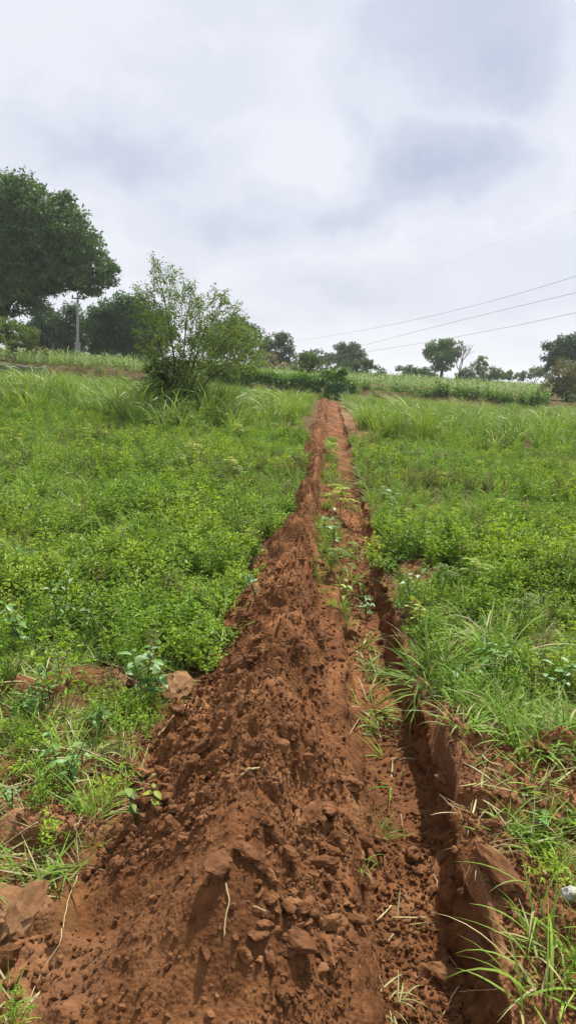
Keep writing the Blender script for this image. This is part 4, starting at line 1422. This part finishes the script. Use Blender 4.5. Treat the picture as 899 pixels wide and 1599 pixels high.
dd = np.linspace(1 / 36.0, 1 / 141.0, 60)
for pts, lab, fac in [([(899, 431), (620, 505), (480, 530)], 'highest of the three clear power lines at the right', 1),
                      ([(899, 457), (720, 500), (560, 541)], 'middle of the three clear power lines at the right', 1),
                      ([(899, 488), (690, 530), (580, 548)], 'lowest of the three clear power lines at the right', 1),
                      ([(899, 330), (740, 395), (600, 452), (400, 541)], 'faint power line high above the other three', 1.7)]:
    a = np.array(pts, float)
    co = np.polyfit(a[:, 0], a[:, 1], 2)
    xs = np.linspace(1060, 395, 60)
    dist = 1 / np.interp(xs, [395, 1060], [1 / 142.0, 1 / 36.0]) * fac
    W = np.array([at(x_, np.polyval(co, x_), d_) for x_, d_ in zip(xs, dist)])
    o0 = W[0].copy()
    rad = 0.012 if fac == 1 else 0.006
    tag(add_obj('power_line', MB().add(*tube(W - o0, rad, 5)).mesh('power_line', M_wire), None, o0), lab, 'power line', 'overhead power lines')

# ------------------------------------------------------------------ single plants, straws and roots
def oval_leaf(name, mat, ln=1.0, w=0.55):
    t = np.array([0, .18, .42, .68, .88, 1.0])
    ww = np.array([.06, .62, 1.0, .8, .42, .03]) * w * .5
    V = []
    for a, b_ in zip(t, ww):
        z = -0.22 * a * a
        V += [[a * ln, -b_, z + b_ * .35], [a * ln, 0, z], [a * ln, b_, z + b_ * .35]]
    F = []
    for k in range(5):
        for j in range(2):
            q = k * 3 + j
            F.append([q, q + 1, q + 4, q + 3])
    return MB().add(V, F).mesh(name, mat, smooth=True)


LEAF = {'broad': oval_leaf('leaf_shape', M_broad), 'yellow': oval_leaf('yellow_leaf_shape', M_yellow, w=.6), 'narrow': oval_leaf('narrow_leaf_shape', M_broad, w=.3), 'bright': oval_leaf('bright_leaf_shape', M_brighttree, w=.62)}


def leafy_plant(px, py, h_px, label, kind='broad', n=16, stems=1, leaf=0.3, seed=0, spread=.25, name='weed_plant', z=None):
    r = np.random.default_rng(5000 + seed)
    p = surf(px, py)
    h = px_size(h_px, p) * 2
    root = empty(name, p)
    tag(root, label, 'plant')
    k = 0
    for s_ in range(stems):
        a = r.uniform(0, 6.28)
        top = np.array([math.cos(a) * h * spread * (stems > 1), math.sin(a) * h * spread * (stems > 1), h * r.uniform(.75, 1.0)]) + r.normal(size=3) * .04 * h
        t = np.linspace(0, 1, 6)[:, None]
        C = top * t + np.array([0, 0, h * .15]) * t * (1 - t) + np.array([0, 0, -.02]) * (1 - t)
        add_obj('stem', MB().add(*tube(C, np.linspace(.004, .0018, 6), 5)).mesh('stem', M_stem, smooth=True), root)
        m = max(3, n // stems)
        for j in range(m):
            f = .22 + .78 * (j + r.uniform(0, .6)) / m
            f = min(f, 1.0)
            q = top * f + np.array([0, 0, h * .15]) * f * (1 - f)
            az = j * 2.4 + r.normal(0, .35)
            sz = leaf * h * r.uniform(.7, 1.15) * (1.0 - .35 * abs(f - .6))
            add_obj('leaf', LEAF[kind], root, q, (r.normal(0, .25), r.uniform(-.5, .25) + (-.5 if f > .9 else 0), az), sz)
    return root


for a in [
    (228, 1100, 95, 'bushy broad-leaved weed standing at the left foot of the heap', 'broad', 34, 3, .26, 1, .3),
    (100, 1232, 85, 'upright leafy weed on bare ground at the left edge of the heap', 'broad', 26, 3, .24, 2, .3),
    (212, 1290, 62, 'young round-leaved seedling at the left foot of the front hump', 'bright', 12, 2, .34, 3, .3),
    (240, 1265, 40, 'yellow-green sprig just right of the round-leaved seedling', 'yellow', 7, 1, .4, 4, .3),
    (62, 1115, 60, 'leafy weed in the grass at the far left below the bund', 'narrow', 22, 3, .34, 5, .4),
    (300, 1012, 50, 'small broad-leaved weed behind the large rounded clod', 'broad', 14, 2, .3, 6, .4),
    (150, 1140, 55, 'pale-leaved weed in the hollow left of the bushy weed', 'broad', 16, 2, .34, 7, .4),
    (20, 1262, 45, 'narrow-leaved weed at the very left edge above the crusted soil', 'narrow', 14, 2, .4, 8, .4),
    (536, 955, 48, 'yellow-green seedling on the berm between heap and trench', 'yellow', 14, 2, .3, 9, .4),
    (573, 968, 46, 'bright green weed on the berm right of the yellow-green seedling', 'narrow', 24, 3, .34, 10, .3),
    (653, 985, 55, 'yellow-leaved weed on the right lip of the trench', 'yellow', 16, 2, .3, 11, .3),
    (640, 940, 50, 'dark leafy weed on the right lip behind the yellow-leaved weed', 'broad', 18, 2, .28, 12, .3),
    (838, 1296, 34, 'tiny two-leaved seedling on the soil spread right of the trench', 'broad', 5, 1, .6, 13, .3),
    (890, 1300, 30, 'tiny seedling at the right edge on the soil spread', 'broad', 5, 1, .55, 14, .3),
    (522, 858, 60, 'dark bushy weed beside the heap in mid distance', 'broad', 30, 4, .24, 15, .4),
    (610, 838, 80, 'thin tall weed stalk right of the trench beside the small soil heap', 'narrow', 22, 1, .2, 16, .2),
    (720, 1095, 60, 'broad-leaved weed in the grass right of the trench', 'broad', 18, 2, .3, 17, .4),
    (770, 1060, 70, 'taller leafy weed among the arching grass right of the trench', 'narrow', 26, 3, .26, 18, .3),
    (860, 1085, 70, 'leafy weed near the right edge in the thick grass', 'broad', 24, 3, .26, 19, .4),
    (400, 930, 36, 'small weed at the right-hand tip of the left grass', 'broad', 14, 2, .3, 20, .4),
    (95, 1000, 110, 'tall thin leafy weed standing above the left field edge', 'narrow', 34, 2, .18, 21, .2),
    (40, 1015, 90, 'tall leafy weed at the left side above the bund', 'broad', 30, 3, .2, 22, .3),
    (160, 1010, 80, 'leafy weed above the bund left of the bushy weed', 'bright', 26, 3, .22, 23, .3),
]:
    leafy_plant(*a)


def feather_plant(px, py, h_px, label, seed, mat):
    p = surf(px, py)
    h = px_size(h_px, p) * 2
    o = add_obj('feathery_seedling', fern_mesh('feathery_seedling', seed, mat, stems=6, h=.3), None, p, (0, 0, seed), h / .3)
    tag(o, label, 'plant')


feather_plant(530, 812, 52, 'feathery yellow plant leaning over the trench in mid distance', 61, M_yellow)
feather_plant(545, 820, 40, 'smaller feathery yellow plant right beside the larger one at the trench', 62, M_yellow)
feather_plant(515, 716, 26, 'far feathery yellow plant on the heap near the tall grass', 63, M_yellow)
feather_plant(735, 930, 55, 'flat-topped bright yellow-green plant in the right-hand weeds', 64, M_yellow)
feather_plant(690, 925, 45, 'flat-topped yellowish plant left of the brighter one in the right weeds', 65, M_brighttree)
feather_plant(148, 850, 40, 'flat-topped yellow plant in the middle of the left field', 66, M_yellow)
feather_plant(85, 905, 45, 'flat-topped yellow-green plant at the left of the left field', 67, M_yellow)
feather_plant(8, 700, 30, 'yellow-green plant at the left edge near the tall grass', 68, M_yellow)


def tuft(px, py, n, ln, label, seed, mat=None, w=.008, rad=.05, lean=(.2, 1.0), curl=(.6, 1.8), tilt=(0, 0), dry=4, name='grass_tuft', sink=0.0):
    p = surf(px, py)
    o = add_obj(name, grass_mesh(name, seed, mat or M_grass, n=n, ln=ln, w=w, rad=rad, lean=lean, curl=curl, dry=dry), None, p - np.array([0, 0, sink]), (tilt[0], tilt[1], 0))
    return tag(o, label, 'grass')


tuft(590, 1300, 34, .13, 'fresh green grass tuft on the left trench wall beside the front hump', 71, w=.006, rad=.04, lean=(.4, 1.3), curl=(.3, 1.2), dry=0)
tuft(580, 1110, 40, .26, 'straggling grass tuft on the berm left of the trench', 72, rad=.07, lean=(.6, 1.4), dry=12)
tuft(590, 1060, 34, .26, 'pale grass tuft behind the straggling tuft on the berm', 73, rad=.07, lean=(.5, 1.3), dry=16)
tuft(605, 1180, 12, .22, 'few long green blades lying across the trench wall', 74, rad=.03, lean=(1.0, 1.45), curl=(.2, .7), tilt=(0, .3), dry=3)
tuft(612, 1222, 8, .22, 'thin green blades lying lower on the trench wall', 75, rad=.02, lean=(1.1, 1.45), curl=(.1, .5), tilt=(0, .3), dry=2)
tuft(690, 1075, 70, .42, 'thick arching grass hanging over the right lip of the trench', 76, w=.010, rad=.12, lean=(.3, 1.2), curl=(.9, 2.2), tilt=(.1, -.35), dry=10)
tuft(660, 1060, 50, .36, 'grass tuft spilling into the trench behind the thick arching grass', 77, w=.009, rad=.09, lean=(.3, 1.3), curl=(.8, 2.0), tilt=(.1, -.4), dry=8)
tuft(770, 1030, 50, .5, 'long arching grass clump in the weeds right of the trench', 78, w=.012, rad=.1, lean=(.1, .8), curl=(.9, 2.4), dry=6)
tuft(720, 1130, 44, .17, 'short tufty grass on the soil lip right of the trench', 79, w=.006, rad=.07, lean=(.4, 1.2), dry=10)
tuft(835, 1160, 70, .24, 'dense low grass clump at the edge of the bare soil on the right', 80, w=.008, rad=.11, lean=(.3, 1.2), dry=8)
tuft(890, 1150, 50, .26, 'grass clump at the right edge above the bare soil', 81, w=.009, rad=.1, lean=(.3, 1.2), dry=6)
tuft(350, 985, 50, .34, 'grass tuft hanging over the left edge of the heap', 82, w=.009, rad=.09, lean=(.3, 1.3), curl=(.8, 1.9), tilt=(0, .25), dry=8)
tuft(230, 1100, 40, .2, 'low grass around the foot of the bushy weed', 83, rad=.12, lean=(.4, 1.3), dry=8)
tuft(10, 1588, 16, .12, 'green blades poking up in the bottom left corner', 84, w=.007, rad=.04, lean=(.1, .7), curl=(.2, .9), dry=4)
tuft(30, 1345, 60, .24, 'flattened half-dry grass at the left edge on the crusted soil', 85, w=.006, rad=.12, lean=(.9, 1.45), curl=(.1, .6), dry=40)
tuft(110, 1330, 50, .24, 'flattened half-dry grass between the crusted soil and the front hump', 86, w=.006, rad=.12, lean=(.9, 1.45), curl=(.1, .6), dry=40)
tuft(60, 1235, 40, .26, 'pale flattened straw left of the upright leafy weed', 87, mat=M_drygrass, w=.005, rad=.14, lean=(1.1, 1.5), curl=(.0, .4), dry=20)
tuft(25, 1190, 60, .24, 'matted grass on the left edge below the bund', 88, w=.007, rad=.13, lean=(.4, 1.3), dry=16)
tuft(120, 1170, 60, .22, 'matted grass in the hollow on the left', 89, w=.007, rad=.13, lean=(.4, 1.3), dry=14)
tuft(195, 1150, 50, .2, 'matted grass in the hollow nearest the clods', 90, w=.006, rad=.1, lean=(.5, 1.4), dry=18)
tuft(170, 1245, 34, .16, 'low spread grass between the upright weed and the seedling', 91, w=.006, rad=.09, lean=(.6, 1.4), dry=12)
tuft(600, 1560, 20, .14, 'dry greenish wisps on the left trench wall near the bottom', 92, mat=M_drygrass, w=.004, rad=.05, lean=(.5, 1.4), dry=6)
tuft(622, 1440, 9, .15, 'pale broken blades lying in the trench', 93, mat=M_drygrass, w=.006, rad=.02, lean=(1.0, 1.5), curl=(.0, .4), dry=3)
tuft(560, 1345, 20, .08, 'small grey-green wisps on the trench side of the heap', 94, w=.004, rad=.05, lean=(.5, 1.4), dry=8)
tuft(755, 1320, 20, .2, 'dry roots and blades on the right trench lip', 95, mat=M_drygrass, w=.004, rad=.06, lean=(.9, 1.6), curl=(.2, 1.2), tilt=(0, -.5), dry=6)
tuft(800, 1300, 26, .2, 'green blades at the head of the long grass on the right lip', 96, w=.007, rad=.06, lean=(.5, 1.3), dry=6)

tuft(560, 1010, 30, .2, 'grass tuft on the berm below the yellow-green seedling', 97, rad=.06, lean=(.4, 1.3), dry=10)
tuft(548, 905, 34, .24, 'grass tuft on the berm in mid distance left of the trench', 98, rad=.08, lean=(.3, 1.2), dry=10)
tuft(560, 870, 36, .26, 'grassy clump between the heap and trench behind the berm tuft', 99, rad=.09, lean=(.3, 1.2), dry=8)
tuft(597, 1145, 26, .2, 'dry-green tuft hanging on the left trench wall in front of the straggling tuft', 100, rad=.05, lean=(.6, 1.4), tilt=(0, .3), dry=12)
tuft(575, 1040, 26, .18, 'small pale tuft between the two grass tufts on the berm', 104, rad=.05, lean=(.5, 1.4), dry=14)

# long grass clump at the right edge, blade by blade
r = np.random.default_rng(140)
p = surf(850, 1470)
root = empty('long_grass_clump', p)
tag(root, 'long pale-green grass clump filling the bottom right corner beside the trench', 'grass')
for k in range(84):
    gx, gy = r.uniform(825, 925), r.uniform(1300, 1595)
    if gx > 850 and 1375 < gy < 1500:
        gx -= 45
        gy += 90
    c = surf(gx, gy) - p
    V, F = blades(c[None] * [[1, 1, 1]], r.uniform(2.0, 4.6) + (0.8 if k % 3 else -1.6), r.uniform(.14, .34), r.uniform(.004, .009), r.uniform(.2, 1.1), r.uniform(.3, 1.6), 7, r.uniform(-1, 1))
    add_obj('blade', MB().add(V, F).mesh('blade', M_drygrass if k % 5 == 0 else (M_grass if k % 5 < 3 else M_tall), smooth=True), root)


def straw(pts, rad, label, mat=None, name='straw', cat='straw', lift=.008):
    P = np.array([surf(*q) for q in pts])
    P[:, 2] += lift
    t = np.linspace(0, 1, len(P))
    tt = np.linspace(0, 1, 4 * len(P))
    C = np.stack([np.interp(tt, t, P[:, i]) for i in range(3)], 1)
    C = C + .0007 * np.random.default_rng(int(pts[0][0])).normal(size=C.shape)
    hz = height(C[:, 0], C[:, 1]) + lift * .7
    C[:, 2] = np.maximum(C[:, 2], hz)
    o0 = C[0].copy()
    tag(add_obj(name, MB().add(*tube(C - o0, rad, 5)).mesh(name, mat or M_straw, smooth=True), None, o0), label, cat)


straw([(352, 1385), (358, 1410), (352, 1440), (350, 1468)], .0022, 'pale kinked straw lying on the front of the heap')
straw([(122, 1372), (106, 1410), (100, 1445), (96, 1475), (75, 1510), (55, 1545), (36, 1590)], .0015, 'long dry stem curving down the left side of the front slope')
straw([(375, 1216), (395, 1208), (404, 1204)], .004, 'short pale straw on the middle of the heap')
straw([(240, 1165), (265, 1130), (290, 1105)], .0022, 'thin dry stem leaning on the left slope of the heap')
straw([(330, 1030), (318, 1036), (302, 1042)], .003, 'dry twig beside the scrape left of the heap')
straw([(588, 1442), (600, 1430), (610, 1418)], .0035, 'stiff pale straw standing against the left trench wall')
straw([(612, 1436), (640, 1437), (664, 1437)], .003, 'straw lying flat across the trench floor')
straw([(690, 1590), (706, 1560), (718, 1540)], .0022, 'thin straw at the bottom of the trench')
straw([(700, 1498), (712, 1512)], .0022, 'short straw on the trench floor above the dark hollow clod')
straw([(715, 1553), (745, 1553), (775, 1553)], .0018, 'thin root lying across the shaded trench wall', M_root, 'root', 'root')
straw([(676, 1368), (682, 1380), (680, 1390)], .0022, 'bent root fibre on the trench floor', M_root, 'root', 'root')
straw([(625, 1275), (628, 1300)], .0022, 'pale root hanging on the left trench wall', M_root, 'root', 'root')
straw([(745, 1180), (765, 1195), (785, 1200)], .003, 'dry stalk on the soil right of the trench')
straw([(10, 1235), (50, 1228), (75, 1222)], .004, 'pale dry stalk at the left edge above the crusted soil')
straw([(0, 1330), (40, 1300), (60, 1290)], .0035, 'dry stalk across the crusted soil at the left')
straw([(115, 1300), (135, 1275)], .0025, 'thin twig on the crusted soil at the left')
straw([(545, 1150), (560, 1125)], .002, 'thin straw on the berm beside the trench')
straw([(395, 1420), (415, 1428)], .0025, 'tiny straw left of the grey-faced clod')

# ------------------------------------------------------------------ haze
hm, hnt = new_mat('haze_air')
pv = N(hnt, 'ShaderNodeVolumePrincipled')
pv.inputs['Color'].default_value = (0.93, 0.96, 1.0, 1)
pv.inputs['Density'].default_value = 0.0005
pv.inputs['Anisotropy'].default_value = 0.2
ho = N(hnt, 'ShaderNodeOutputMaterial')
L(hnt, pv.outputs[0], ho.inputs['Volume'])
hb = add_obj('haze', MB().add(*box((0, 0, 12.0), (3400, 3400, 28.0))).mesh('haze', hm))
tag(hb, 'thin pale haze in the air over the fields', 'haze', kind='stuff')
tot = sum(len(o.data.polygons) for o in bpy.data.objects if o.type == 'MESH' and o.users_collection)
print('POLYS', tot)
